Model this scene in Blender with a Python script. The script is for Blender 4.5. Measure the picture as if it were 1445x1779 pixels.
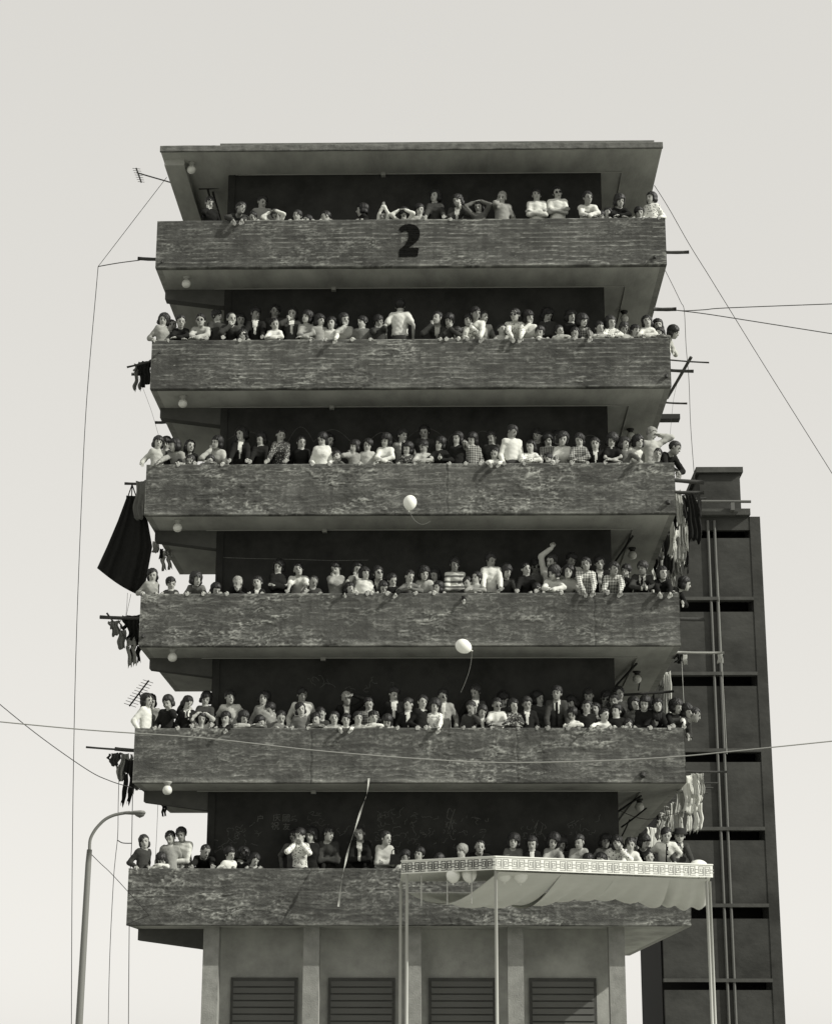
import bpy, math, random
import numpy as np
from mathutils import Vector, Matrix
for _o in list(bpy.data.objects): bpy.data.objects.remove(_o)
scene = bpy.context.scene
COL = scene.collection
rng = np.random.default_rng(7); random.seed(7)

# ------------------------------------------------------------------ camera, light, exposure
# metres: X to the right along the facade, Y into the picture, Z up, ground at 0
FPX, TILT, YAW, ROLL = 3208.14, 0.2778, -0.0213, 0.0024      # focal length in pixels of the 1445x1779 photograph
CAMP = np.array([5.7822, -33.1197, 1.7])
_f = np.array([math.sin(YAW), math.cos(YAW), 0]); _r0 = np.array([math.cos(YAW), -math.sin(YAW), 0])
_fw = _f*math.cos(TILT) + np.array([0, 0, math.sin(TILT)]); _u0 = -_f*math.sin(TILT) + np.array([0, 0, math.cos(TILT)])
_rt = math.cos(ROLL)*_r0 + math.sin(ROLL)*_u0; _up = -math.sin(ROLL)*_r0 + math.cos(ROLL)*_u0
cam = bpy.data.cameras.new('camera'); camo = bpy.data.objects.new('camera', cam); COL.objects.link(camo)
cam.sensor_fit = 'VERTICAL'; cam.sensor_height = 36; cam.sensor_width = 36; cam.lens = 36*FPX/1779; cam.clip_start = .5; cam.clip_end = 6000
M = Matrix.Identity(4)
for i in range(3): M[i][0], M[i][1], M[i][2], M[i][3] = _rt[i], _up[i], -_fw[i], CAMP[i]
camo.matrix_world = M; scene.camera = camo
scene.render.resolution_x, scene.render.resolution_y = 831, 1024
scene.render.engine = 'CYCLES'

SUN = Vector((0.80, -0.30, 0.58)).normalized()                   # towards the sun: from the right, a little in front
SUN_EL = math.asin(SUN.z); SUN_AZ = math.atan2(SUN.x, SUN.y)
world = bpy.data.worlds.new('World'); scene.world = world; world.use_nodes = True
wn, wl_ = world.node_tree.nodes, world.node_tree.links
wn.clear()
sky = wn.new('ShaderNodeTexSky'); sky.sky_type = 'NISHITA'; sky.sun_disc = False
sky.sun_elevation = SUN_EL; sky.sun_rotation = SUN_AZ; sky.air_density = 1.0; sky.dust_density = 0.6; sky.ozone_density = 1.0
bw = wn.new('ShaderNodeRGBToBW'); gm = wn.new('ShaderNodeMath'); gm.operation = 'POWER'; gm.inputs[1].default_value = 0.16
mulc = wn.new('ShaderNodeMixRGB'); mulc.blend_type = 'MULTIPLY'; mulc.inputs[0].default_value = 1; mulc.inputs[2].default_value = (2.18, 2.13, 2.01, 1)
bg = wn.new('ShaderNodeBackground'); bg.inputs[1].default_value = 0.15
wo = wn.new('ShaderNodeOutputWorld')
wl_.new(sky.outputs[0], bw.inputs[0]); wl_.new(bw.outputs[0], gm.inputs[0]); wl_.new(gm.outputs[0], mulc.inputs[1])
wl_.new(mulc.outputs[0], bg.inputs[0]); wl_.new(bg.outputs[0], wo.inputs[0])
sl = bpy.data.lights.new('sun', 'SUN'); sl.energy = 2.4; sl.angle = math.radians(.55); sl.color = (1, .975, .91)
so = bpy.data.objects.new('sun', sl); COL.objects.link(so); so.rotation_euler = SUN.to_track_quat('Z', 'Y').to_euler(); so.location = (30, -20, 40)
scene.view_settings.view_transform = 'Standard'; scene.view_settings.look = 'None'
scene.view_settings.exposure = 1.0; scene.view_settings.gamma = 1; scene.view_settings.use_curve_mapping = False

# ------------------------------------------------------------------ helpers
def ray(u, v): return _fw + _rt*((u-722.5)/FPX) - _up*((v-889.5)/FPX)
def PY(u, v, Y):
    d = ray(u, v); return CAMP + d*((Y-CAMP[1])/d[1])
def PXp(u, v, X):
    d = ray(u, v); return CAMP + d*((X-CAMP[0])/d[0])
def PZ(u, v, Z):
    d = ray(u, v); return CAMP + d*((Z-CAMP[2])/d[2])

TINT = (.985, 1.0, .925)
MATS = {}
def mat(name, g, rough=.85, var=0, scale=8, bump=0, bscale=40, spec=.3, pattern=None, g2=None, stretch=(1, 1, 1), coords='Object'):
    if name in MATS: return MATS[name]
    m = bpy.data.materials.new(name); m.use_nodes = True; MATS[name] = m
    nt = m.node_tree; n, l = nt.nodes, nt.links; b = n['Principled BSDF']
    b.inputs['Roughness'].default_value = rough; b.inputs['Specular IOR Level'].default_value = spec
    c = lambda v: (v*TINT[0], v*TINT[1], v*TINT[2], 1)
    b.inputs['Base Color'].default_value = c(g)
    tc = n.new('ShaderNodeTexCoord'); mp = n.new('ShaderNodeMapping'); l.new(tc.outputs[coords], mp.inputs[0]); mp.inputs['Scale'].default_value = stretch
    if var or pattern:
        mx = n.new('ShaderNodeMixRGB'); mx.inputs[1].default_value = c(g); mx.inputs[2].default_value = c(g2 if g2 is not None else g*(1-var))
        if pattern == 'dots':
            v = n.new('ShaderNodeTexVoronoi'); v.inputs['Scale'].default_value = scale; l.new(mp.outputs[0], v.inputs['Vector'])
            r = n.new('ShaderNodeMath'); r.operation = 'LESS_THAN'; r.inputs[1].default_value = .32; l.new(v.outputs['Distance'], r.inputs[0]); l.new(r.outputs[0], mx.inputs[0])
        elif pattern in ('plaid', 'stripe'):
            sp = n.new('ShaderNodeSeparateXYZ'); l.new(mp.outputs[0], sp.inputs[0]); outs = []
            for ax in ((0, 2) if pattern == 'plaid' else (2,)):
                a = n.new('ShaderNodeMath'); a.operation = 'MULTIPLY'; a.inputs[1].default_value = scale; l.new(sp.outputs[ax], a.inputs[0])
                fr = n.new('ShaderNodeMath'); fr.operation = 'FRACT'; l.new(a.outputs[0], fr.inputs[0])
                t = n.new('ShaderNodeMath'); t.operation = 'LESS_THAN'; t.inputs[1].default_value = .42; l.new(fr.outputs[0], t.inputs[0]); outs.append(t)
            if len(outs) == 2:
                ad = n.new('ShaderNodeMath'); ad.operation = 'ADD'; l.new(outs[0].outputs[0], ad.inputs[0]); l.new(outs[1].outputs[0], ad.inputs[1])
                hf = n.new('ShaderNodeMath'); hf.operation = 'MULTIPLY'; hf.inputs[1].default_value = .5; l.new(ad.outputs[0], hf.inputs[0]); l.new(hf.outputs[0], mx.inputs[0])
            else: l.new(outs[0].outputs[0], mx.inputs[0])
        else:
            ns = n.new('ShaderNodeTexNoise'); ns.inputs['Scale'].default_value = scale; ns.inputs['Detail'].default_value = 6; ns.inputs['Roughness'].default_value = .65
            l.new(mp.outputs[0], ns.inputs['Vector'])
            rp = n.new('ShaderNodeValToRGB'); rp.color_ramp.elements[0].position = .35; rp.color_ramp.elements[1].position = .68
            l.new(ns.outputs[0], rp.inputs[0]); l.new(rp.outputs[0], mx.inputs[0])
        l.new(mx.outputs[0], b.inputs['Base Color'])
    if bump:
        ns = n.new('ShaderNodeTexNoise'); ns.inputs['Scale'].default_value = bscale; ns.inputs['Detail'].default_value = 5; l.new(mp.outputs[0], ns.inputs['Vector'])
        bp = n.new('ShaderNodeBump'); bp.inputs['Strength'].default_value = bump; bp.inputs['Distance'].default_value = .02
        l.new(ns.outputs[0], bp.inputs['Height']); l.new(bp.outputs[0], b.inputs['Normal'])
    return m

def mesh_np(name, V, Q, mats, mi=None, smooth=False, T=None):
    """V (n,3); Q (m,4) quads; T triangles; material index per face"""
    me = bpy.data.meshes.new(name)
    V = np.asarray(V, np.float32); Q = np.asarray(Q, np.int32).reshape(-1, 4)
    T = np.zeros((0, 3), np.int32) if T is None else np.asarray(T, np.int32).reshape(-1, 3)
    nq, ntri = len(Q), len(T)
    me.vertices.add(len(V)); me.vertices.foreach_set('co', V.ravel())
    me.loops.add(nq*4+ntri*3); me.loops.foreach_set('vertex_index', np.concatenate([Q.ravel(), T.ravel()]).astype(np.int32))
    me.polygons.add(nq+ntri)
    st = np.concatenate([np.arange(nq)*4, nq*4+np.arange(ntri)*3]).astype(np.int32); me.polygons.foreach_set('loop_start', st)
    for m in mats: me.materials.append(m)
    if mi is not None: me.polygons.foreach_set('material_index', np.asarray(mi, np.int32))
    me.polygons.foreach_set('use_smooth', np.full(nq+ntri, smooth))
    me.update(calc_edges=True); me.validate()
    return me

class MB:
    """collects vertices and polygons for one mesh"""
    def __init__(s): s.v, s.f = [], []
    def box(s, x0, x1, y0, y1, z0, z1):
        b = len(s.v)
        s.v += [(x, y, z) for z in (z0, z1) for y in (y0, y1) for x in (x0, x1)]
        for q in ((0, 2, 3, 1), (4, 5, 7, 6), (0, 1, 5, 4), (2, 6, 7, 3), (0, 4, 6, 2), (1, 3, 7, 5)): s.f.append([b+i for i in q])
        return s
    def hexa(s, p8):
        b = len(s.v); s.v += [tuple(p) for p in p8]
        for q in ((0, 2, 3, 1), (4, 5, 7, 6), (0, 1, 5, 4), (2, 6, 7, 3), (0, 4, 6, 2), (1, 3, 7, 5)): s.f.append([b+i for i in q])
        return s
    def tube(s, pts, r, n=6, cap=True):
        pts = [Vector(p) for p in pts]; b = len(s.v); k = len(pts)
        rs = r if isinstance(r, (list, tuple)) else [r]*k
        up = None
        for i, p in enumerate(pts):
            t = (pts[min(i+1, k-1)]-pts[max(i-1, 0)]).normalized()
            if up is None: up = Vector((0, 0, 1)) if abs(t.z) < .9 else Vector((0, 1, 0))
            a = t.cross(up).normalized(); c = a.cross(t).normalized(); up = c
            for j in range(n):
                w = 2*math.pi*j/n; s.v.append(tuple(p + (a*math.cos(w)+c*math.sin(w))*rs[i]))
        for i in range(k-1):
            for j in range(n):
                s.f.append([b+i*n+j, b+i*n+(j+1) % n, b+(i+1)*n+(j+1) % n, b+(i+1)*n+j])
        if cap: s.f.append([b+j for j in range(n)]); s.f.append([b+(k-1)*n+j for j in reversed(range(n))])
        return s
    def lathe(s, prof, c=(0, 0, 0), n=20):
        b = len(s.v); k = len(prof)
        for r, z in prof:
            for j in range(n):
                w = 2*math.pi*j/n; s.v.append((c[0]+r*math.cos(w), c[1]+r*math.sin(w), c[2]+z))
        for i in range(k-1):
            for j in range(n): s.f.append([b+i*n+j, b+i*n+(j+1) % n, b+(i+1)*n+(j+1) % n, b+(i+1)*n+j])
        s.f.append([b+j for j in reversed(range(n))]); s.f.append([b+(k-1)*n+j for j in range(n)])
        return s
    def build(s, name, m, parent=None, smooth=False):
        me = bpy.data.meshes.new(name); me.from_pydata(s.v, [], s.f); me.materials.append(m)
        if smooth:
            for p in me.polygons: p.use_smooth = True
        me.update(); return link(name, me, parent)
def link(name, me, parent=None, loc=None):
    o = bpy.data.objects.new(name, me); COL.objects.link(o)
    if parent is not None: o.parent = parent
    if loc is not None: o.location = loc
    return o
def tag(o, label, cat, group=None):
    o['label'] = label; o['category'] = cat
    if group: o['group'] = group
    return o
def thing(name, label, cat, loc=(0, 0, 0), group=None):
    return tag(link(name, None, None, loc), label, cat, group)
def struct(o): o['kind'] = 'structure'; return o
def sag(a, b, d, n=24):
    a, b = Vector(a), Vector(b); return [a.lerp(b, i/n) - Vector((0, 0, d*4*(i/n)*(1-i/n))) for i in range(n+1)]
def smoothpath(pts, n=6):
    """Catmull-Rom through the points"""
    pts = [Vector(p) for p in pts]; out = []
    for i in range(len(pts)-1):
        p0, p1, p2, p3 = pts[max(i-1, 0)], pts[i], pts[i+1], pts[min(i+2, len(pts)-1)]
        for k in range(n):
            t = k/n; out.append(.5*((2*p1)+(p2-p0)*t+(2*p0-5*p1+4*p2-p3)*t*t+(3*p1-p0-3*p2+p3)*t**3))
    return out+[pts[-1]]

# value noise on arrays
_tab = np.random.default_rng(3).random((256, 256))
def vnoise(x, y):
    xi = np.floor(x).astype(int); yi = np.floor(y).astype(int); fx = x-xi; fy = y-yi
    fx = fx*fx*(3-2*fx); fy = fy*fy*(3-2*fy); g = lambda a, b: _tab[a & 255, b & 255]
    return (g(xi, yi)*(1-fx)+g(xi+1, yi)*fx)*(1-fy)+(g(xi, yi+1)*(1-fx)+g(xi+1, yi+1)*fx)*fy
def fbm(x, y, o=4):
    s = 0; a = .5
    for i in range(o): s = s+a*vnoise(x*2**i+17*i, y*2**i+31*i); a *= .5
    return s

# ------------------------------------------------------------------ materials of the place
m_render = mat('rough_cement_render', .112, .95, .45, 1.6, .55, 30, .15, stretch=(1, 1, 3.2), coords='Object')
_n, _l = m_render.node_tree.nodes, m_render.node_tree.links; _b = _n['Principled BSDF']; _src = _b.inputs['Base Color'].links[0].from_socket
_at = _n.new('ShaderNodeAttribute'); _at.attribute_name = 'ridge_light_wear'; _mx = _n.new('ShaderNodeMixRGB'); _mx.inputs[2].default_value = (.42, .43, .395, 1)  # pale colour painted on ridges as raking sunlight, plus worn bottom-edge patches
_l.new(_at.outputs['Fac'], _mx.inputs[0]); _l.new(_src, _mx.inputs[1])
_ns = _n.new('ShaderNodeTexNoise'); _ns.inputs['Scale'].default_value = .45; _ns.inputs['Detail'].default_value = 4; _tc = _n.new('ShaderNodeTexCoord'); _l.new(_tc.outputs['Object'], _ns.inputs['Vector'])
_rp = _n.new('ShaderNodeMapRange'); _rp.inputs[1].default_value = .35; _rp.inputs[2].default_value = .62; _rp.inputs[3].default_value = .70; _rp.inputs[4].default_value = 1; _l.new(_ns.outputs[0], _rp.inputs[0])
_m2 = _n.new('ShaderNodeMixRGB'); _m2.blend_type = 'MULTIPLY'; _m2.inputs[0].default_value = 1; _l.new(_mx.outputs[0], _m2.inputs[1]); _l.new(_rp.outputs[0], _m2.inputs[2]); _mp = _n.new('ShaderNodeMapping'); _mp.inputs['Scale'].default_value = (9, 1, .55); _l.new(_tc.outputs['Object'], _mp.inputs[0]); _n3 = _n.new('ShaderNodeTexNoise'); _n3.inputs['Scale'].default_value = 1; _n3.inputs['Detail'].default_value = 5; _l.new(_mp.outputs[0], _n3.inputs['Vector'])
_r3 = _n.new('ShaderNodeMapRange'); _r3.inputs[1].default_value = .38; _r3.inputs[2].default_value = .58; _r3.inputs[3].default_value = .87; _r3.inputs[4].default_value = 1.05; _l.new(_n3.outputs[0], _r3.inputs[0])
_m3 = _n.new('ShaderNodeMixRGB'); _m3.blend_type = 'MULTIPLY'; _m3.inputs[0].default_value = 1; _l.new(_m2.outputs[0], _m3.inputs[1]); _l.new(_r3.outputs[0], _m3.inputs[2]); _l.new(_m3.outputs[0], _b.inputs['Base Color'])
m_coping = mat('coping_cement', .30, .95, .3, 5, .4, 40, .15)
m_soffit = mat('limewashed_soffit', .43, .95, .42, 1.3, .2, 26, .1, stretch=(1, .35, 1))
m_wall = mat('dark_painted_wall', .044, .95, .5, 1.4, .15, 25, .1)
m_beam = mat('dark_beam_paint', .10, .95, .3, 2, .1, 30, .1)
m_dark = mat('dark_iron', .03, .7)
m_bamboo = mat('weathered_bamboo', .06, .8, .3, 30)
m_wire = mat('black_wire', .03, .7)
m_number = mat('stencil_paint', .010, 1, spec=0)
m_glass = mat('opal_glass', .62, .3, spec=.5)
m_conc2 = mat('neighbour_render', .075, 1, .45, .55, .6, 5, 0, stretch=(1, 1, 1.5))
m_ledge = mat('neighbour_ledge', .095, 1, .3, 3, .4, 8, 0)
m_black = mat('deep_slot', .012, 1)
m_pipe = mat('iron_drainpipe', .12, .7)

# ------------------------------------------------------------------ the setting
GZ = 0.0
S, HP, D, W, XL, XR, RZ = 2.5, .9878, 1.0953, 9.9112, 1.2226, 8.783, 1.5091
Z1 = 17.0932                                  # top edge of the highest parapet
ZT = [Z1-i*S for i in range(6)]
SLAB = .15; TH = .12
BACK = 12.0; LBACK = 4.6
g = MB(); n = 12
g.box(-3000, 3000, -3000, 5000, -.5, 0)
struct(g.build('ground', mat('concrete_plaza', .30, .95, .3, .3, .3, 3)))

block = thing('apartment_block', 'concrete tenement block with wrap-around galleries and crowded parapets', 'building', (0, 0, 0))

def relief(x, z, i, full=False):
    """depth of the rough cement coat (m, outwards)"""
    ox = i*13.7
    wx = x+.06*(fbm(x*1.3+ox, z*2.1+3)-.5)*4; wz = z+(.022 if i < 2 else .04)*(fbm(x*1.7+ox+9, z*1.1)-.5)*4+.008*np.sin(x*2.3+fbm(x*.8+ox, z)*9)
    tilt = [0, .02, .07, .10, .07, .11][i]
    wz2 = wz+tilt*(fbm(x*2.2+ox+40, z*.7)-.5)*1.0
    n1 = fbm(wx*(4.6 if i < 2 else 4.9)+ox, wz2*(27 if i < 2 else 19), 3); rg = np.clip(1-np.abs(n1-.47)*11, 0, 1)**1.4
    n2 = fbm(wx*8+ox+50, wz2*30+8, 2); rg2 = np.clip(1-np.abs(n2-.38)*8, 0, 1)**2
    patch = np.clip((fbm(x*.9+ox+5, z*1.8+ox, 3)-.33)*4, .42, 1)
    ridge_light_wear = np.clip(.95*rg**1.7*patch+.5*rg2*patch, 0, 1)*np.clip((fbm(x*3.1+ox, z*9+ox, 3)-.30)*4, 0, 1)+.5*np.clip(1-z/.10, 0, 1)*np.clip((fbm(x*1.4+ox+3, z*4, 3)-.42)*6, 0, 1)  # ridge strokes are painted sunlight; the bottom-edge term is real wear
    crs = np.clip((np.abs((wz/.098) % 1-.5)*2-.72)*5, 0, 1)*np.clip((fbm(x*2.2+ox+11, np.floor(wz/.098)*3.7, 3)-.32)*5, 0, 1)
    ridge_light_wear = np.clip(ridge_light_wear*(.85 if i < 2 else 1)+(.85 if i < 2 else .38)*crs*np.clip(fbm(x*9+ox, z*40)*2-.4, 0, 1), 0, 1)
    h = (.008 if i < 2 else .005)*crs+(.011 if i < 2 else .0135)*rg*patch+.009*rg2*patch+.010*(fbm(x*2+ox, z*5)-.5)+.004*(fbm(x*14+ox, z*16)-.5)
    if i == 0:                                 # brick courses still read through the coat
        cz = .082; row = np.floor(z/cz); ph = np.abs((z/cz) % 1-.5)*2; px = np.abs(((x+.12*(row % 2))/.25) % 1-.5)*2
        h = h*.75+.006*np.clip((ph-.62)*4, 0, 1)*np.clip(fbm(x*1.5, row*3.3)*2.2-.4, 0, 1)-.004*np.clip((px-.93)*14, 0, 1)*np.clip((1-ph)*3, 0, 1)
    else:
        cz = .105; ph = np.abs((wz/cz) % 1-.5)*2
        h = h+.004*np.clip((ph-.6)*4, 0, 1)*np.clip(fbm(x*1.1+ox, z*3)*2.4-.7, 0, 1)
    for jx, lv in ((5.66, 2), (8.35, 3), (3.2, 4), (6.9, 4)):      # cracks along old pour joints
        if i == lv: g_ = np.exp(-((x-jx-.012*np.sin(z*19))/.011)**2); h = h-.012*g_; ridge_light_wear = ridge_light_wear*(1-g_)
    return (h, ridge_light_wear) if full else h

def parapet(i):
    zt = ZT[i]; zb = zt-HP
    nx, nz = 560, 54
    xs = np.linspace(0, W, nx+1); zs = np.linspace(zb, zt, nz+1)
    X, Zg = np.meshgrid(xs, zs, indexing='ij')
    h, ridge_light_wear = relief(X, Zg-zb, i, True)
    ed = np.minimum(np.minimum(X, W-X)/.03, np.minimum((zt-Zg)/.03, (Zg-zb)/.02)).clip(0, 1)
    Y = -h*ed
    V = np.stack([X, Y, Zg], -1).reshape(-1, 3)
    # slightly uneven top and bottom arrises
    V[:, 2] += np.where(np.abs(V[:, 2]-zt) < 1e-6, .012*(fbm(V[:, 0]*3+i*9, V[:, 0]*0+i)-.5), 0)
    V[:, 2] += np.where(np.abs(V[:, 2]-zb) < 1e-6, .012*(fbm(V[:, 0]*2+i*5, V[:, 0]*0+i+7)-.5), 0)
    idx = np.arange((nx+1)*(nz+1)).reshape(nx+1, nz+1)
    Q = np.stack([idx[:-1, :-1], idx[1:, :-1], idx[1:, 1:], idx[:-1, 1:]], -1).reshape(-1, 4)
    # back, top, bottom and ends from the same rim
    nv = len(V); topf = V[idx[:, -1]]; botf = V[idx[:, 0]]
    tb = topf.copy(); tb[:, 1] = TH; bb = botf.copy(); bb[:, 1] = TH
    V = np.concatenate([V, tb, bb]); it = nv+np.arange(nx+1); ib = nv+nx+1+np.arange(nx+1)
    Qt = np.stack([idx[:-1, -1], idx[1:, -1], it[1:], it[:-1]], -1); Qb = np.stack([idx[1:, 0], idx[:-1, 0], ib[:-1], ib[1:]], -1)
    Qk = np.stack([it[:-1], it[1:], ib[1:], ib[:-1]], -1)
    T = []
    for e in (0, nx):
        col = idx[e]; poly = list(col)
        for k in range(nz): T.append((it[e], col[k], col[k+1]) if e else (it[e], col[k+1], col[k]))
        T.append((it[e], ib[e], col[0]) if e else (it[e], col[0], ib[e]))
    me = mesh_np('parapet', V, np.concatenate([Q, Qt, Qb, Qk]), [m_render], smooth=True, T=T)
    me.polygons.foreach_set('use_smooth', np.concatenate([np.ones(len(Q), bool), np.zeros(len(Qt)*3+len(T), bool)]))
    at = me.attributes.new('ridge_light_wear', 'FLOAT', 'POINT'); at.data.foreach_set('value', np.concatenate([ridge_light_wear.ravel(), np.zeros(len(tb)+len(bb))]).astype(np.float32))
    p = link('parapet', me, block)
    return p
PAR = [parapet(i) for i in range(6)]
PAR[0]['label'] = 'parapet with a large painted number 2'
for i in range(6):
    zt = ZT[i]; zb = zt-HP
    MB().box(0, TH, TH, LBACK, zb, zt).build('side_parapet', m_coping, block)
    MB().box(W-TH, W, TH, BACK, zb, zt).build('side_parapet', m_coping, block)
    s = MB().box(TH, W-TH, TH, D+.2, zb, zb+SLAB); s.box(TH, XL, D+.2, LBACK, zb, zb+SLAB); s.box(XR, W-TH, D+.2, BACK, zb, zb+SLAB)
    s.build('floor_slab', m_soffit, block)
# roof slab with a thin fascia and a downstand strip on its left side
zr = Z1+RZ
s = MB(); s.box(0, W, .04, D+.2, zr, zr+.10); s.box(0, XL, D+.2, LBACK, zr, zr+.1); s.box(XL, W, D+.2, BACK, zr, zr+.1); s.build('roof_slab', m_soffit, block)
# fascia of the roof, rough like the parapets
nx, nz = 420, 8
xs = np.linspace(-.01, W+.01, nx+1); zs = np.linspace(zr-.01, zr+.115, nz+1); X, Zg = np.meshgrid(xs, zs, indexing='ij')
Yf = -.012*fbm(X*5, Zg*30)-.01*np.clip(fbm(X*2.2+7, Zg*9)-.45, 0, 1)*2
Zg = Zg+(.012*(fbm(X*4, Zg*0)-.5))
Vf = np.stack([X, Yf, Zg], -1).reshape(-1, 3); Vb = Vf.copy(); Vb[:, 1] = .038
idx = np.arange((nx+1)*(nz+1)).reshape(nx+1, nz+1); N0 = idx.size
Q = [np.stack([idx[:-1, :-1], idx[1:, :-1], idx[1:, 1:], idx[:-1, 1:]], -1).reshape(-1, 4)]
Q.append(Q[0][:, ::-1]+N0)
Q.append(np.stack([idx[:-1, -1], idx[1:, -1], idx[1:, -1]+N0, idx[:-1, -1]+N0], -1)); Q.append(np.stack([idx[1:, 0], idx[:-1, 0], idx[:-1, 0]+N0, idx[1:, 0]+N0], -1))
link('roof_fascia', mesh_np('roof_fascia', np.concatenate([Vf, Vb]), np.concatenate(Q), [mat('roof_edge_cement', .17, .95, .55, 6, .5, 40, .15)], smooth=True), block)
MB().box(0.03, .42, .36, LBACK-.02, zr-.13, zr-.001).build('edge_beam', m_soffit, block)
a = PY(383, 244, .9)
MB().box(a[0], W-.05, .9, 1.05, zr+.1, zr+.62).build('roof_upstand', mat('upstand_cement', .16, .95, .4, 4, .4, 30), block)
# dark inner walls, beams, conduit
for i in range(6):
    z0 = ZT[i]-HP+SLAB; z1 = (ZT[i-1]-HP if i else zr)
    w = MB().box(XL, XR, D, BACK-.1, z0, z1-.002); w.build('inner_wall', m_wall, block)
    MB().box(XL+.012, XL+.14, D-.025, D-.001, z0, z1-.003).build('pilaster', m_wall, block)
zg1 = ZT[5]-HP
MB().box(XL, XR, D, BACK-.1, 0, zg1-.002).build('ground_floor_wall', m_soffit, block)
for x in (XL+.1, 3.1, 4.9, 6.7, XR-.3): MB().box(x, x+.28, .35, .63, 0, zg1-.001).build('ground_floor_column', m_coping, block)
for k, x in enumerate((1.75, 3.5, 5.3, 7.1)):
    sh = MB().box(x, x+1.2, D-.05, D-.002, .05, 2.75).build('shop_shutter', m_beam, block)
    for j in range(22): MB().box(x+.05, x+1.15, D-.075, D-.051, .12+j*.118, .12+j*.118+.09).build('shutter_slat', m_pipe, sh)
for i in range(6):
    z = ZT[i]-HP                                # tapering cantilever beam in the plane of the wall
    MB().hexa([(.03, D+.005, z-.2), (XL, D+.005, z-.36), (.03, D+.25, z-.2), (XL, D+.25, z-.36), (.03, D+.005, z-.001), (XL, D+.005, z-.001), (.03, D+.25, z-.001), (XL, D+.25, z-.001)]).build('cantilever_beam', m_beam, block)
m_cond = mat('painted_conduit', .30, .8)
for i in range(-1, 5):
    z = (zr if i < 0 else ZT[i]-HP)-.014
    c = MB(); c.tube([(XL-.2 if i >= 0 else XL+.2, D-.05, z), (XR+.42, D-.05, z), (XR+.42, BACK-1, z)], .012, 5); c.build('conduit', m_cond, block)
    jx = PY([663, 577, 577, 568, 569, 557][i+1], 700, D)[0]
    MB().box(jx-.045, jx+.045, D-.10, D-.002, z-.05, z+.012).build('junction_box', m_cond, block)
# bars leaning and fixed under the right-hand gallery
for i in range(2, 5):
    z = ZT[i]-HP
    MB().tube([(XR+.45, 1.4, z-.06), (XR+.08, 5.5, z-.07)], .022, 5).build('ceiling_rail', m_dark, block)
# painted number on the top parapet, laid on the rough coat
P2 = [(733, 643), (742, 628), (756, 617), (778, 609), (806, 607), (832, 611), (853, 623), (867, 642), (873, 668), (869, 694), (858, 714), (842, 731), (824, 746), (806, 758), (795, 765), (866, 764), (861, 793), (855, 822), (791, 823), (732, 826), (736, 775), (752, 764), (768, 750), (782, 731), (792, 709), (797, 684), (793, 664), (782, 652), (768, 651), (758, 658), (752, 666), (743, 654)]
poly = [PY(500+a*.26298, 230+b*.26298, 0) for a, b in P2]; px = np.array([(p[0], p[2]) for p in poly])
def inside(x, y, pg):
    r = np.zeros(x.shape, bool); j = len(pg)-1
    for i in range(len(pg)):
        xi, yi = pg[i]; xj, yj = pg[j]
        r ^= ((yi > y) != (yj > y)) & (x < (xj-xi)*(y-yi)/(yj-yi+1e-12)+xi); j = i
    return r
st = .008; xs = np.arange(px[:, 0].min()-.02, px[:, 0].max()+.02, st); zs = np.arange(px[:, 1].min()-.02, px[:, 1].max()+.02, st)
X, Zg = np.meshgrid(xs, zs, indexing='ij'); cellin = inside((X[:-1, :-1]+X[1:, 1:])/2, (Zg[:-1, :-1]+Zg[1:, 1:])/2, px)
Y = -relief(X, Zg-(ZT[0]-HP), 0)-.010
idx = np.arange(X.size).reshape(X.shape); Q = np.stack([idx[:-1, :-1], idx[1:, :-1], idx[1:, 1:], idx[:-1, 1:]], -1)[cellin]
use = np.unique(Q); rm = np.full(X.size, -1); rm[use] = np.arange(len(use)); V = np.stack([X, Y, Zg], -1).reshape(-1, 3)[use]
link('painted_number', mesh_np('painted_number', V, rm[Q], [m_number], smooth=True), PAR[0])
# waste spouts and bolt holes in the parapets
def spout(i, u, v, r=.045, L=.05):
    p = PY(u, v, 0); MB().tube([(p[0], .03, p[2]), (p[0], -L*.6, p[2]-.01), (p[0]-.01, -L, p[2]-.05)], [r, r, r*.85], 10).build('drain_spout', m_dark, PAR[i])
for i, u, v, r in ((0, 1137, 446, .032), (1, 1157, 653, .035), (2, 1160, 872, .045), (4, 1116, 1345, .055), (0, 283, 454, .022), (1, 279, 611, .02), (3, 250, 1104, .03)): spout(i, u, v, r)
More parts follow.
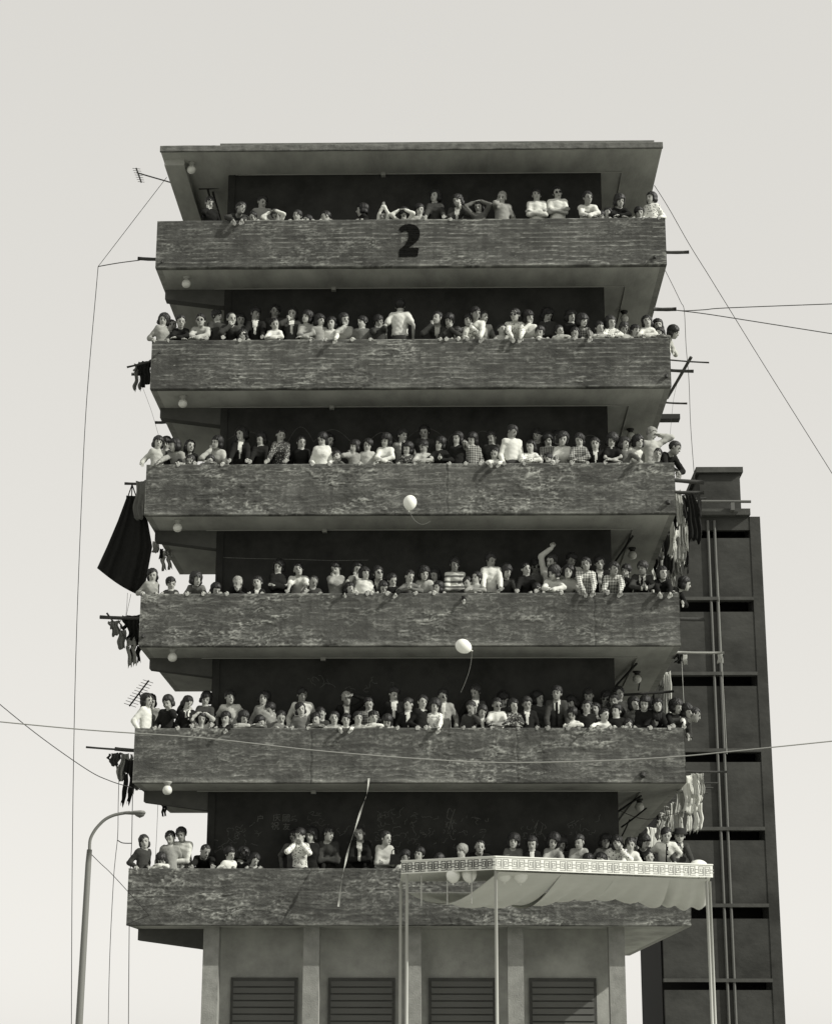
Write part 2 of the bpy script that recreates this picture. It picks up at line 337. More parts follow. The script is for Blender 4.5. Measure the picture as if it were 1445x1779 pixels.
# second wing to the right, farther off
def neighbour():
    Yn = 27.0; t = thing('rear_block', 'plain grey rear block with dark ventilation slots and drainpipe', 'building', (0, 0, 0))
    zz = lambda v: PY(1230, v, Yn)[2]; x0 = PY(1130, 1000, Yn)[0]; x1 = PY(1306, 1000, Yn)[0]
    walls = [(898, 921), (935, 1038), (1063, 1168), (1192, 1301), (1324, 1437), (1460, 1570), (1596, 1700)]
    for k, (a, b) in enumerate(walls):
        za, zb = zz(a), zz(b)
        MB().box(x0, x1, Yn, Yn+.2, zb, za).build('wall', m_conc2, t)
        if k: MB().box(x0-.02, x1, Yn-.12, Yn+.24, zb-.11, zb-.002).build('ledge', m_ledge, t)
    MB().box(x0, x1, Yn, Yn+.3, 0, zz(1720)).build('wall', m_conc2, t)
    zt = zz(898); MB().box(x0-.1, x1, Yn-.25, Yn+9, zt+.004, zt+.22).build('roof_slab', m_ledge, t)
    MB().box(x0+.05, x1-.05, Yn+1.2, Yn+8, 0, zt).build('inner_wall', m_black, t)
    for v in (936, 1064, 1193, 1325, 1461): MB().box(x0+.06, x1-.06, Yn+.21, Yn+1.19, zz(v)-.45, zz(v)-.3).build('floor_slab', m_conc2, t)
    MB().box(x1+.002, x1+.35, Yn-.02, Yn+8, 0, zt).build('end_wall', m_conc2, t)
    xp = PY(1228, 900, Yn)[0]
    for dx in (0, .22): MB().tube([(xp+dx, Yn-.05, zz(905)), (xp+dx, Yn-.05, 0)], .045, 8).build('drainpipe', m_pipe, t)
    MB().tube([(x0+1, Yn-.45, zt+.42), (x1, Yn-.45, zt+.40)], .05, 8).build('roof_pipe', m_pipe, t)
    for k in range(2): MB().box(x0+1.5+k*1.2, x0+1.62+k*1.2, Yn-.5, Yn-.2, zt+.1, zt+.36).build('pipe_bracket', m_pipe, t)
    # stair head on its roof
    xa = PY(1215, 850, Yn+1)[0]
    h = MB(); h.box(xa, x1-.1, Yn+1, Yn+6, zt+.2, zz(815)+.15); hd = h.build('stair_head', m_conc2, t)
    MB().box(xa-.12, x1, Yn+.85, Yn+6.2, zz(815)+.152, zz(808)+.2).build('roof_lip', m_ledge, hd)
neighbour()

# ------------------------------------------------------------------ people
SK = [mat('skin_fair', .36, .6, .12, 30, spec=.35), mat('skin_tan', .25, .6, .12, 30, spec=.35), mat('skin_weathered', .20, .6, .15, 30, spec=.35)]
m_eye = mat('eye_dark', .015, .4); m_lip = mat('lip', .15, .6)
HAIR = {'k': mat('black_hair', .011, .55, .3, 60, .2, 70, .35), 'd': mat('dark_hair', .018, .55, .3, 60, .2, 70, .4), 'g': mat('grey_hair', .30, .6, .4, 60, .4, 120), 'x': mat('pale_scarf', .6, .9)}
CL = {'k': mat('black_cloth', .016, .95, .3, 15, .3, 25, .1), 'd': mat('charcoal_cloth', .05, .95, .3, 15, .3, 25, .1), 'm': mat('mid_grey_cloth', .14, .95, .25, 15, .3, 25, .1),
      'g': mat('grey_cloth', .28, .95, .2, 15, .3, 25, .1), 'l': mat('light_grey_cloth', .42, .95, .15, 15, .3, 25, .1), 'w': mat('white_cloth', .62, .95, .08, 15, .3, 25, .1),
      'P': mat('dark_plaid', .30, .95, 0, 22, pattern='plaid', g2=.03), 'Q': mat('light_plaid', .6, .95, 0, 20, pattern='plaid', g2=.10),
      'F': mat('pale_floral', .66, .95, 0, 26, pattern='dots', g2=.08), 'E': mat('dark_floral', .05, .95, 0, 30, pattern='dots', g2=.35), 'S': mat('white_stripe', .62, .95, 0, 9.5, pattern='stripe', g2=.12)}
m_trs = mat('dark_trousers', .04, .95)

def nets(Df, xs, ys, zs):
    s = Df < 0
    c8 = [(a, b, c) for a in (0, 1) for b in (0, 1) for c in (0, 1)]
    nx, ny, nz = Df.shape
    sl = lambda A, o: A[o[0]:nx-1+o[0], o[1]:ny-1+o[1], o[2]:nz-1+o[2]]
    cnt = sum(sl(s, o).astype(np.int8) for o in c8); act = (cnt > 0) & (cnt < 8)
    I, J, K = np.nonzero(act); n = len(I)
    idx = np.full(act.shape, -1, np.int32); idx[I, J, K] = np.arange(n)
    d = np.stack([Df[I+o[0], J+o[1], K+o[2]] for o in c8], 1)
    P = np.stack([np.stack([xs[I+o[0]], ys[J+o[1]], zs[K+o[2]]], 1) for o in c8], 1)
    acc = np.zeros((n, 3)); w = np.zeros(n)
    for a in range(8):
        for b in range(a+1, 8):
            if sum(abs(c8[a][q]-c8[b][q]) for q in range(3)) != 1: continue
            m = (d[:, a] < 0) != (d[:, b] < 0); t = d[:, a]/np.where(m, d[:, a]-d[:, b], 1)
            t = np.clip(t, 0, 1)
            acc += np.where(m[:, None], P[:, a]+t[:, None]*(P[:, b]-P[:, a]), 0); w += m
    V = acc/np.maximum(w, 1)[:, None]; Q = []
    x0, x1 = s[:-1, 1:-1, 1:-1], s[1:, 1:-1, 1:-1]; e = np.nonzero(x0 != x1); i, j, k = e[0], e[1]+1, e[2]+1
    q = np.stack([idx[i, j-1, k-1], idx[i, j, k-1], idx[i, j, k], idx[i, j-1, k]], 1); f = x0[e]; q[~f] = q[~f][:, ::-1]; Q.append(q)
    y0, y1 = s[1:-1, :-1, 1:-1], s[1:-1, 1:, 1:-1]; e = np.nonzero(y0 != y1); i, j, k = e[0]+1, e[1], e[2]+1
    q = np.stack([idx[i-1, j, k-1], idx[i-1, j, k], idx[i, j, k], idx[i, j, k-1]], 1); f = y0[e]; q[~f] = q[~f][:, ::-1]; Q.append(q)
    z0, z1 = s[1:-1, 1:-1, :-1], s[1:-1, 1:-1, 1:]; e = np.nonzero(z0 != z1); i, j, k = e[0]+1, e[1]+1, e[2]
    q = np.stack([idx[i-1, j-1, k], idx[i, j-1, k], idx[i, j, k], idx[i-1, j, k]], 1); f = z0[e]; q[~f] = q[~f][:, ::-1]; Q.append(q)
    Q = np.concatenate(Q); Q = Q[(Q >= 0).all(1)]
    return V, Q

def field(prims, xs, ys, zs, infl=0.):
    Df = np.full((len(xs), len(ys), len(zs)), 9., np.float32); st = .03
    for p in prims:
        k = p[-1]; m = k+infl+.05
        if p[0] == 'c':
            _, a, b, ra, rb, _ = p; r = max(ra, rb); lo = np.minimum(a, b)-r-m; hi = np.maximum(a, b)+r+m
        else:
            _, c, rad, R, _ = p; r = max(rad); lo = c-r-m; hi = c+r+m
        sx = slice(*np.searchsorted(xs, (lo[0], hi[0]))); sy = slice(*np.searchsorted(ys, (lo[1], hi[1]))); sz = slice(*np.searchsorted(zs, (lo[2], hi[2])))
        gx, gy, gz = xs[sx], ys[sy], zs[sz]
        if not (len(gx) and len(gy) and len(gz)): continue
        P = np.stack(np.meshgrid(gx, gy, gz, indexing='ij'), -1)
        if p[0] == 'c':
            ab = b-a; t = np.clip(((P-a)@ab)/max(ab@ab, 1e-9), 0, 1); d = np.linalg.norm(P-a-t[..., None]*ab, axis=-1)-(ra+(rb-ra)*t)
        else:
            q = (P-c)@R; rr = np.array(rad); k0 = np.linalg.norm(q/rr, axis=-1); k1 = np.linalg.norm(q/rr**2, axis=-1); d = k0*(k0-1)/np.maximum(k1, 1e-6)
        d = d-infl; cur = Df[sx, sy, sz]
        if k > 0:
            h = np.maximum(k-np.abs(cur-d), 0)/k; Df[sx, sy, sz] = np.minimum(cur, d)-h*h*k*.25
        else: Df[sx, sy, sz] = np.minimum(cur, d)
    return Df
def axis(lo, hi, fine, coarse, fstep):
    """rectilinear axis, fine inside the given interval"""
    f0, f1 = fine; pts = list(np.arange(f0, f1, fstep)); x = f0
    while x > lo: x -= coarse; pts.append(x)
    x = pts[len(np.arange(f0, f1, fstep))-1]
    while x < hi: x += coarse; pts.append(x)
    return np.array(sorted(pts))
def v3(*a): return np.array(a, float)
def unit(v): return v/max(np.linalg.norm(v), 1e-9)
def ik(Sh, T, a, b, pole):
    d = T-Sh; L = np.linalg.norm(d); Lm = min(max(L, abs(a-b)+.02), (a+b)*.995); u = unit(d); T = Sh+u*Lm
    x = (a*a-b*b+Lm*Lm)/(2*Lm); h = math.sqrt(max(a*a-x*x, 0)); w = pole-u*(pole@u)
    return Sh+u*x+unit(w)*h, T
def rot(ax, an):
    return np.array(Matrix.Rotation(an, 3, ax))

def person(X, Y, ztop, floor, rail, kind, hair, top, pose, row, yaw, label, seed):
    r = random.Random(seed)
    hh = ztop-floor
    Hd = {'m': 1.67, 'w': 1.55, 't': 1.36, 'g': 1.36, 'c': 1.0}[kind]*(1+r.uniform(-.02, .02))
    if kind in 'mw': H = max(hh, Hd) if hh > 1.08 else hh/.86
    elif kind in 'tg': H = min(max(hh, 1.1), 1.5) if hh < Hd else hh
    else: H = max(hh, .8)
    if X < .6 and yaw > 20: H = max(hh, 1.0)
    s = H/1.65; hH = .200+.030*H; hs = hH/.225; fem = kind in 'wg'
    L = .305*H; nk = .028*s; pz = H-hH-nk-L
    th = 0.; f = lambda t: pz+L*math.cos(t)+(nk+hH)*math.cos(.75*t)
    if hh < f(0)-.01:
        lo, hi = 0, 1.15
        for _ in range(30):
            md = (lo+hi)/2
            if f(md) > hh: lo = md
            else: hi = md
        th = lo
    if abs(yaw) > 120: th = 0.
    if 'E' in row and abs(yaw) > 30:
        need = max(X-(W-TH-.15), .1)
        for th in np.linspace(.15, 1.25, 45):
            H = min(max(hh/((pz+L*math.cos(th)+(nk+hH)*math.cos(.75*th))/H), 1.05), 1.75); s = H/1.65; hH = .200+.030*H; hs = hH/.225; L = .305*H; nk = .028*s; pz = H-hH-nk-L
            if (L*math.sin(th)+(nk+hH/2)*math.sin(.75*th))*math.sin(abs(math.radians(yaw))) > need: break
    drop = max(0, f(th)-hh); pz -= drop
    pel = v3(0, 0, pz); N = pel+L*v3(0, -math.sin(th), math.cos(th)); nd = v3(0, -math.sin(.75*th), math.cos(.75*th)); C = N+(nk+hH/2)*nd+v3(0, -.025*s, 0)
    yw = math.radians(yaw); Rz = rot('Z', yw)
    root = v3(X, Y, floor)-Rz@v3(C[0], C[1], 0); root[2] = floor
    if root[1] < TH+.15 and abs(yaw) < 60: root[1] = max(root[1], TH+.15) if th < .25 else max(root[1], TH+.12)
    if 'E' in row and abs(yaw) > 30: root[0] = min(root[0], W-TH-.12); root[1] = max(root[1], .3)
    if not ('E' in row and abs(yaw) > 30): root[0] = min(max(root[0], .15), W-.15)
    toL = lambda p: Rz.T@(np.asarray(p, float)-root)
    # head
    hy = math.radians(r.uniform(-38, 38)); hp = math.radians(r.uniform(4, 32)); hr = math.radians(r.uniform(-13, 13))
    if pose == 'down2': hp = math.radians(55)
    if pose == 'back': hy, hp = math.radians(8), math.radians(-4)
    Rh = rot('Z', hy)@rot('X', hp)@rot('Y', hr)
    hc = lambda x, y, z: C+Rh@(v3(x, y, z)*hs)
    E = lambda c, rad, k=.02: ('e', hc(*c), tuple(q*hs for q in rad), Rh, k)
    head = [E((0, .012, .028), (.074, .090, .081)), E((0, -.024, -.036), (.057, .062, .074), .03), ('c', hc(0, -.086, .006), hc(0, -.100, -.022), .008*hs, .013*hs, .012),
            E((.077, .010, -.012), (.010, .02, .03), .008), E((-.077, .010, -.012), (.010, .02, .03), .008), E((0, -.062, -.09), (.024, .02, .018), .02)]
    sw = (.129 if not fem else .112)*s; 
    bk = math.cos(th); ax = unit(N-pel); fr = v3(0, -ax[2], ax[1])
    shs = [N+v3(q*sw, 0, 0)-ax*.035*s for q in (-1, 1)]
    cr = (.077 if not fem else .068)*s
    torso = [('c', N-ax*.10*s+fr*.012*s, pel+ax*.12*s+fr*.01*s, cr*.98, cr*.9, .08)]
    for q in (-1, 1):
        torso += [('c', N+v3(q*.056*s, 0, 0)-ax*.11*s-fr*.01, pel+v3(q*.06*s, 0, 0)+ax*.12*s, cr, cr*.86, .09), ('c', N+v3(q*.02*s, 0, 0)-ax*.02*s, shs[1 if q > 0 else 0], .048*s, .052*s, .05),
                  ('c', pel+v3(q*.05*s, 0, 0)+ax*.1*s, pel+v3(q*.07*s, 0, 0), cr*.9, cr*.98, .06)]
        if kind == 'w': torso.append(('e', N+v3(q*.065*s, 0, 0)-ax*.165*s+fr*.055*s, (.048*s,)*3, np.eye(3), .09))
    neck = [('c', N-ax*.03*s, hc(0, .018, -.06), .052*s, .046*hs, .03)]
    legs = []
    hipz = pz
    for q in (-1, 1):
        hip = pel+v3(q*.08*s, 0, -.02); kn = v3(q*.085*s, -.03-drop*.5, hipz*.52); an = v3(q*.085*s, .02, .08*s)
        legs += [('c', hip, kn, .08*s, .055*s, .04), ('c', kn, an, .054*s, .038*s, .03), ('c', an-v3(0, 0, .04*s), an+v3(0, -.13*s, -.05*s), .035*s, .03*s, .03)]
    # arms
    ua, fa = .178*H, .155*H
    side_ = 'E' in row and yaw > 30
    railC = lambda dx, dy=.05, dz=.03: toL((W+.02-dy-.0, Y+dx, rail+dz)) if side_ else toL((X+dx, dy, rail+dz))
    ch = lambda x, d, up: N+v3(x*s, 0, 0)+fr*d*s-ax*up*s
    arms = []; hands = []
    def arm(q, T, pole, hd=None, curl=.9, pn=v3(0, 0, -1)):
        Sh = shs[1 if q > 0 else 0]
        el, wr = ik(Sh, T, ua, fa, pole); arms.append((q, Sh, el, wr)); d = unit(wr-el) if hd is None else unit(hd); hands.append((q, wr, d, pn, curl))
    out = lambda q: v3(q*.45, .7, -.6)
    for q in (-1, 1):
        ps = pose; j = r.uniform(-.03, .03)
        sX = q*math.cos(yw)
        if ps in ('face', 'shade', 'point', 'wave', 'mouth', 'over1', 'reach'):
            act = 1 if (seed % 2) else -1
            if ps in ('point', 'wave', 'over1', 'reach'): act = -1 if 'L' in row else 1
            if q != act: ps = 'rail' if row[0] == '0' else 'side'
        if ps == 'lean': arm(q, railC(-sX*.04+j, .05, .045+(.03 if q > 0 else 0)), v3(q*1.6, -.25, -.25), v3(-q*1., -.15, 0), .5)
        elif ps == 'rail': arm(q, railC(sX*.17*s/1+j, .07, .035), out(q), v3(q*.1, -1, -.25), 1.2)
        elif ps == 'over' or ps == 'over1': arm(q, railC(sX*.09+j, -.10, -.03), v3(q*1.2, .2, .1), v3(-q*.3, -.5, -1), .6, v3(0, 1, 0))
        elif ps == 'reach': arm(q, railC(sX*.25+j, -.12, .0), v3(q*1.2, .2, .1), v3(q*.4, -.8, -.6), .5)
        elif ps == 'point': arm(q, railC(sX*.05, -.32, -.30), v3(q*1., .2, .3), v3(0, -.4, -1), .2, v3(0, 1, 0))
        elif ps == 'cross': arm(q, ch(-q*.09, .15, .235+(.025 if q > 0 else 0)), v3(q*1.2, -.1, -.8), v3(-q*1, -.1, .15), .6, v3(0, 1, 0))
        elif ps in ('face', 'mouth'): arm(q, hc(q*.045, -.10, -.115), v3(q*.9, -.5, -1), hc(q*.05, -.08, -.03)-hc(q*.045, -.10, -.115), 1.1, v3(0, 1, 0))
        elif ps == 'face2': arm(q, hc(q*.06, -.09, -.115), v3(q*.9, -.5, -1), v3(-q*.1, .05, 1), .9, v3(0, 1, 0))
        elif ps == 'shade': arm(q, hc(q*.10, -.05, .055), v3(q*1, -.3, .3), hc(-q*.04, -.10, .05)-hc(q*.1, -.05, .055), .3, v3(0, 0, -1))
        elif ps == 'peak': arm(q, hc(q*.012, -.03, .20), v3(q*1.5, -.2, -.3), v3(-q*.2, 0, 1), .3, v3(0, 1, 0))
        elif ps in ('head', 'down2'): arm(q, hc(q*.06, -.02, .105), v3(q*1.2, -.5, .1), hc(-q*.05, .0, .12)-hc(q*.06, -.02, .105), .5, v3(0, 0, -1))
        elif ps == 'wave': arm(q, C+v3(-q*.02, -.06, .25), v3(q*1, 0, -.1), v3(-q*.5, 0, 1), 1.6, v3(0, -1, 0))
        elif ps == 'pray': arm(q, railC(sX*.025, .05, .09), v3(q*1.3, .1, -.4), v3(-q*.12, -.25, 1), .2, v3(-q, 0, 0))
        elif ps == 'hold': arm(q, ch(-q*.02-.12, .2, .26 if q > 0 else .36), v3(q*1.2, .2, -.7), v3(-q*1, -.2, .1), .8, v3(0, 1, 0))
        else: arm(q, pel+v3(q*.235*s, -.03, .02), v3(q*.4, .6, -.2), v3(0, -.15, -1), .5, v3(-q, 0, 0))
    armp, slv = [], []
    ashort = top[-1] == 't'
    for q, Sh, el, wr in arms:
        armp += [('c', Sh, el, .041*s, .034*s, .04), ('c', el, wr, .034*s, .024*s, .015)]
        slv += [('c', Sh, Sh+(el-Sh)*.62, .05*s, .05*s, .04)] if ashort else [('c', Sh, el, .049*s, .044*s, .04), ('c', el, el+(wr-el)*.93, .043*s, .033*s, .015)]
    palms = [('c', wr, wr+d*.055*s, .026*s, .03*s, .015) for q, wr, d, pn, cu in hands]
    allp = head+neck+torso+armp+palms+legs
    lo = np.min([np.minimum(p[1], p[2] if p[0] == 'c' else p[1]) for p in allp], 0)-.16; hi = np.max([np.maximum(p[1], p[2] if p[0] == 'c' else p[1]) for p in allp], 0)+.16
    hx = .11*hs
    xs = axis(lo[0], hi[0], (C[0]-hx, C[0]+hx), .026, .0155); ys = axis(lo[1], hi[1], (C[1]-hx, C[1]+hx), .026, .0155)
    zt_ = [lo[2]]
    while zt_[-1] < hi[2]:
        z = zt_[-1]; zt_.append(z+(.06 if z < rail-floor-.25 else (.0155 if abs(z-C[2]) < .14*hs else .026)))
    zs = np.array(zt_)
    V, Q = nets(field(allp, xs, ys, zs), xs, ys, zs)
    # fingers, eyes, brows, mouth
    ex = MB(); fm = []
    def addm(k): fm.extend([k]*(len(ex.f)-len(fm)))
    for q, wr, d, pn, cu in hands:
        side = unit(np.cross(d, pn)); pn = unit(np.cross(side, d)); base = wr+d*.07*s
        for k in range(4):
            ln = (.052, .06, .056, .042)[k]*s; b0 = base+side*(k-1.5)*.0185*s-d*.018*s; d1 = d*math.cos(cu*.4)+pn*math.sin(cu*.4); d2 = d*math.cos(cu)+pn*math.sin(cu)
            p1 = b0+d1*ln*.75; ex.tube([b0, p1, p1+d2*ln*.75], [.0105*s, .0095*s, .007*s], 5)
        tb = wr+d*.02*s+side*q*.022*s; t1 = tb+(d*.6+side*q*.7+pn*.2)*.042*s; ex.tube([tb, t1, t1+(d*.9+pn*.45)*.03*s], [.0125*s, .011*s, .008*s], 5)
    addm(0)
    def blob(c, rx, rz, ry=.006):
        b = len(ex.v); n_ = 6; c = np.array(c)
        for k in range(n_):
            w = 2*math.pi*k/n_; ex.v.append(tuple(hc(c[0]+rx*math.cos(w), c[1], c[2]+rz*math.sin(w))))
        ex.v.append(tuple(hc(c[0], c[1]-ry, c[2]))); ex.v.append(tuple(hc(c[0], c[1]+.02, c[2])))
        for k in range(n_): ex.f.append([b+k, b+(k+1) % n_, b+n_]); ex.f.append([b+(k+1) % n_, b+k, b+n_+1])
    for q in (-1, 1): blob((q*.029, -.080, .004), .0145, .0085); blob((q*.030, -.083, .026), .020, .0045)
    if 'G' in row:
        for q in (-1, 1): blob((q*.031, -.090, .003), .026, .019, .004)
    addm(1); blob((0, -.0885, -.058), .023, .0075); addm(2)
    nv = len(V); Vx = np.array(ex.v) if ex.v else np.zeros((0, 3))
    me = mesh_np('person', np.concatenate([V, Vx]), Q, [SK[0 if kind in 'gc' or fem else r.choice((0, 1, 1))], m_eye, m_lip], smooth=True, T=None) if not ex.f else None
    if me is None:
        tris = []; tm = []
        for fc, k in zip(ex.f, fm):
            for t in range(1, len(fc)-1): tris.append((fc[0]+nv, fc[t]+nv, fc[t+1]+nv)); tm.append(k)
        sk = SK[2] if 'D' in row else SK[0 if (fem or kind == 'c') else r.choice((0, 1))]
        me = mesh_np('person', np.concatenate([V, Vx]), Q, [sk, m_eye, m_lip], np.concatenate([np.zeros(len(Q), int), tm]), True, tris)
    o = tag(link('person', me, None, tuple(root)), label, 'person', 'people watching from the galleries'); o.rotation_euler = (0, 0, yw)
    # upper garment
    gp = torso+slv+[('c', N-ax*.06*s, N-ax*.018*s, .07*s, .056*s, .03)]
    gx = np.arange(lo[0], hi[0], .024); gy = np.arange(lo[1], hi[1], .024); gz = np.arange(pz-.12*s, N[2]+.45, .024)
    Fd = field(gp, gx, gy, gz, .010)
    GX, GY, GZ_ = np.meshgrid(gx, gy, gz, indexing='ij')
    ph = seed*1.7; Fd += (.003*np.sin(GX*31+GZ_*24+ph)*np.sin(GY*27-GZ_*38+ph)+.0025*np.sin(GX*60-GZ_*52+ph)+.0028*np.sin(GX*18+GY*35+GZ_*70+ph*2)).astype(np.float32)
    Vg, Qg = nets(Fd, gx, gy, gz)
    base = CL[top[0]]; mats = [base]; mi = None
    if len(top) > 1 and top[1] in 'jvT':
        mats = [base, CL['w'], CL['k']]; c = Vg[Qg].mean(1)-N; t = c@ax; fd = c@fr
        wv = {'j': .06, 'v': .05, 'T': 9}[top[1]]*s*np.clip(1+t/(.72*L), 0, 1) if top[1] != 'T' else 9
        mi = np.where((fd > .02*s) & (np.abs(c[:, 0]) < wv) & (t > -.7*L), 1, 0) if top[1] != 'T' else np.zeros(len(Qg), int)
        if top[1] == 'T' or (top[1] == 'j' and seed % 3 == 0): mi = np.where((fd > .02*s) & (np.abs(c[:, 0]) < .022*s) & (t > -.85*L) & (t < .02), 2, mi)
    elif len(top) > 1 and top[1] == 'c':                     # pale collar
        c = Vg[Qg].mean(1)-N; mats = [base, CL['w']]; mi = np.where((c@ax > -.015*s) & (np.abs(c[:, 0]) < .08*s), 1, 0)
    link({'k': 'jacket', 'd': 'jacket'}.get(top[0], 'shirt'), mesh_np('top', Vg, Qg, mats, mi, True), o)
    if seed % 5 < 3:                                         # collar or neckband
        e1 = v3(1, 0, 0); e2 = unit(np.cross(nd, e1)); cc = N-ax*.006*s+nd*.004*s; pts = [cc+e1*.062*s*math.cos(w)+e2*.058*s*math.sin(w)-nd*(.022*s if math.sin(w)*e2[1] < -.5 else 0) for w in np.linspace(0, 2*math.pi, 13)]
        MB().tube(pts, .013*s, 5).build('collar', CL['w'] if kind in 'mt' and top[0] in 'kdmglPQ' and seed % 2 else base, o, True)
    # trousers, coarse: they stay behind the parapet
    tx = np.arange(-.25*s, .26*s, .05); ty = np.arange(lo[1], hi[1], .05); tz = np.arange(.02, pz+.12, .06)
    Vt, Qt = nets(field([p for p in legs if p[3] > .037*s]+[('c', pel+v3(-.05, 0, .04), pel+v3(.05, 0, .04), .1*s, .1*s, .04)], tx, ty, tz, .02), tx, ty, tz)
    if len(Qt): link('trousers', mesh_np('trousers', Vt, Qt, [m_trs], None, True), o)
    # hair
    if hair != 'n':
        hk = hair[0]; tone = hair[1] if len(hair) > 1 else r.choice('kkd')
        st = .0125; a = np.arange(-.17, .171, st)*hs; lx = a; ly = a; lz = np.arange(-.27 if hk in 'lp' else -.20, .17, st)*hs
        q = np.stack(np.meshgrid(lx, ly, lz, indexing='ij'), -1)/hs
        def el(c, rad): k0 = np.linalg.norm((q-v3(*c))/v3(*rad), axis=-1); k1 = np.linalg.norm((q-v3(*c))/v3(*rad)**2, axis=-1); return k0*(k0-1)/np.maximum(k1, 1e-6)
        x, y, z = np.abs(q[..., 0]), q[..., 1], q[..., 2]
        tk = {'s': .015, 'b': .022, 'l': .019, 'c': .032, 'u': .010, 'k': .004, 'p': .014, 'h': .012, 'x': .016}[hk]
        tk *= r.uniform(.8, 1.35)
        cap = el((.006*math.sin(seed*3.1), .012+.75*tk+r.uniform(-.002, .006), .033+r.uniform(-.002, .006)), (.074+tk, .090+tk, .081+tk))
        fz = {'s': .060, 'k': .075, 'u': .070, 'c': .060, 'b': .040, 'l': .048, 'p': .044, 'h': .05, 'x': .06}[hk]+(.016 if hk in 'bl' and seed % 2 else 0)+.012*math.sin(seed)
        fz = fz+.007*np.sin(q[..., 0]*170+seed)
        part = .05*math.sin(seed*2.3); xx = q[..., 0]
        facecut = np.maximum(np.maximum(-(fz+.25*np.abs(xx-part)**1.2*(-3.4 if hk in 'such' or seed % 2 else .4)-z)*1, y+.030+.25*np.maximum(z-.02, 0)), x-.078)      # <0 inside the face opening
        ljit = r.uniform(-.018, .018)
        low = ljit+{'s': -.035, 'k': -.01, 'u': -.05, 'c': -.085, 'b': -.095, 'l': -.10, 'p': -.05, 'h': -.03, 'x': -.10}[hk]
        sh = cap
        if hk in 'bclx':
            sidev = el((0, .030, -.040), (.084+tk*.9, .078+tk*.6, .085)); sh = np.minimum(sh, sidev)
        if hk == 'l': sh = np.minimum(sh, el((0, .052, -.14), (.088, .05, .125)))
        if hk == 'u': sh = np.minimum(sh, el((0, .108, .0), (.034, .03, .034)))
        if hk == 'p':
            for qx in (-1, 1): sh = np.minimum(sh, el((qx*.098, .02, -.055), (.026, .028, .055)))
        if hk in 'cs': sh = sh-.004*np.sin(q[..., 0]*95+seed)*np.sin(q[..., 1]*88)*np.sin(q[..., 2]*90+seed*2)*(2.2 if hk == 'c' else 1)
        else: sh = sh-.0025*np.sin(q[..., 0]*130+seed+q[..., 2]*20)
        lowcut = (low+(-.05*(y > .02) if hk in 'suk' else 0))-z                               # >0 below the hair
        if hk not in 'lp': sh = np.maximum(sh, lowcut)
        if hk == 'p': sh = np.maximum(sh, np.where(x > .072, -9, lowcut))
        sh = sh+(.004*np.sin(np.arctan2(q[..., 0], y+.02)*14+seed+z*25)+.003*np.sin(np.arctan2(q[..., 0], y+.02)*27+seed*2))
        facecut = np.maximum(facecut, -(z+.30)); sh = np.maximum(sh, -facecut)
        sh = np.maximum(sh, -el((0, .008, .024), (.066, .082, .073)))                         # hollow: sits over the skull
        Vh, Qh = nets(sh.astype(np.float32), lx, ly, lz)
        if len(Qh):
            Vh = (Rh@Vh.T).T+C
            link('headscarf' if hk == 'x' else 'hair', mesh_np('hair', Vh, Qh, [HAIR.get(tone, HAIR['k'])], None, True), o)
        if hk == 'h':
            b = MB(); b.lathe([(.0, .050), (.125, .046), (.127, .054), (.093, .060), (.088, .115), (.06, .128), (.0, .122)], n=18)
            b.v = [tuple(C+Rh@(v3(*p)*hs)) for p in b.v]; b.build('hat', mat('felt_hat', .02, .95), o, True)
    return o

FL = ['at the numbered parapet', 'one gallery below the number', 'above the higher balloon', 'above the lower balloon', 'above the slack pale cable', 'before the chalked wall']
def crowd(level, ox, oy, sc, text):
    for ln in text.strip().splitlines():
        a, lab = ln.split('|'); x, y, kind, hair, top, pose, row, yaw = a.split()
        u = ox+float(x)*sc; v = oy+float(y)*sc
        YY = {'0': .25, '1': .52, '2': .80}[row[0]]
        if pose == 'point' or pose == 'over': YY = .20
        p = PY(u, v, YY)
        if 'E' in row: p = PY(u, v, .55)
        seed = int(level*97+u*3+v) % 9973
        zf = ZT[level]-HP+SLAB
        person(p[0], p[1], p[2]-.012, zf, ZT[level], kind, hair, top, pose, row, float(yaw), lab.strip()+' '+FL[level], seed)

A, B_, CC = .26298, .26298, .28374
crowd(0, 140, 230, A, '''
857 428 w u k mouth 1 10 | woman in black jacket raising a hand to her mouth
1062 474 m s d over 0 20 | man in dark sweater hanging both forearms over the edge
1138 522 c s l rail 0 0 | small child's pale face beside a standing man in grey
1203 421 m s g side 2 5 | standing man in open grey shirt behind crouching boys
1290 508 t s w down2 0 0 | boy in white sleeves bowing with hands on head beside grey-shirted man
1432 512 t s w rail 0 10 | boy resting one white sleeve on the edge
''')
crowd(0, 500, 230, B_, '''
130 545 c s m rail 0 0 | child showing only forehead and black hair
250 520 c s m rail 0 -40 | child peeking over with head turned aside
487 473 g b k rail 1 -70 | dark-haired girl in black turned sideways
625 515 t s w peak 0 0 | child making a peak of white sleeves overhead
765 500 t b w down2 0 0 | child with bowed black head between white sleeves above the number
870 475 g b l rail 0 5 | smiling girl in light blouse with short hair
970 385 w c d rail 1 0 | upright woman in dark cardigan with permed hair
1120 418 w c dv face 0 10 | woman in dark vest propping chin on hand
1258 455 g b m head 1 0 | girl clasping both hands behind her head
1412 391 m kg g face 1 5 | balding old man in grey shirt touching his cheek
''')
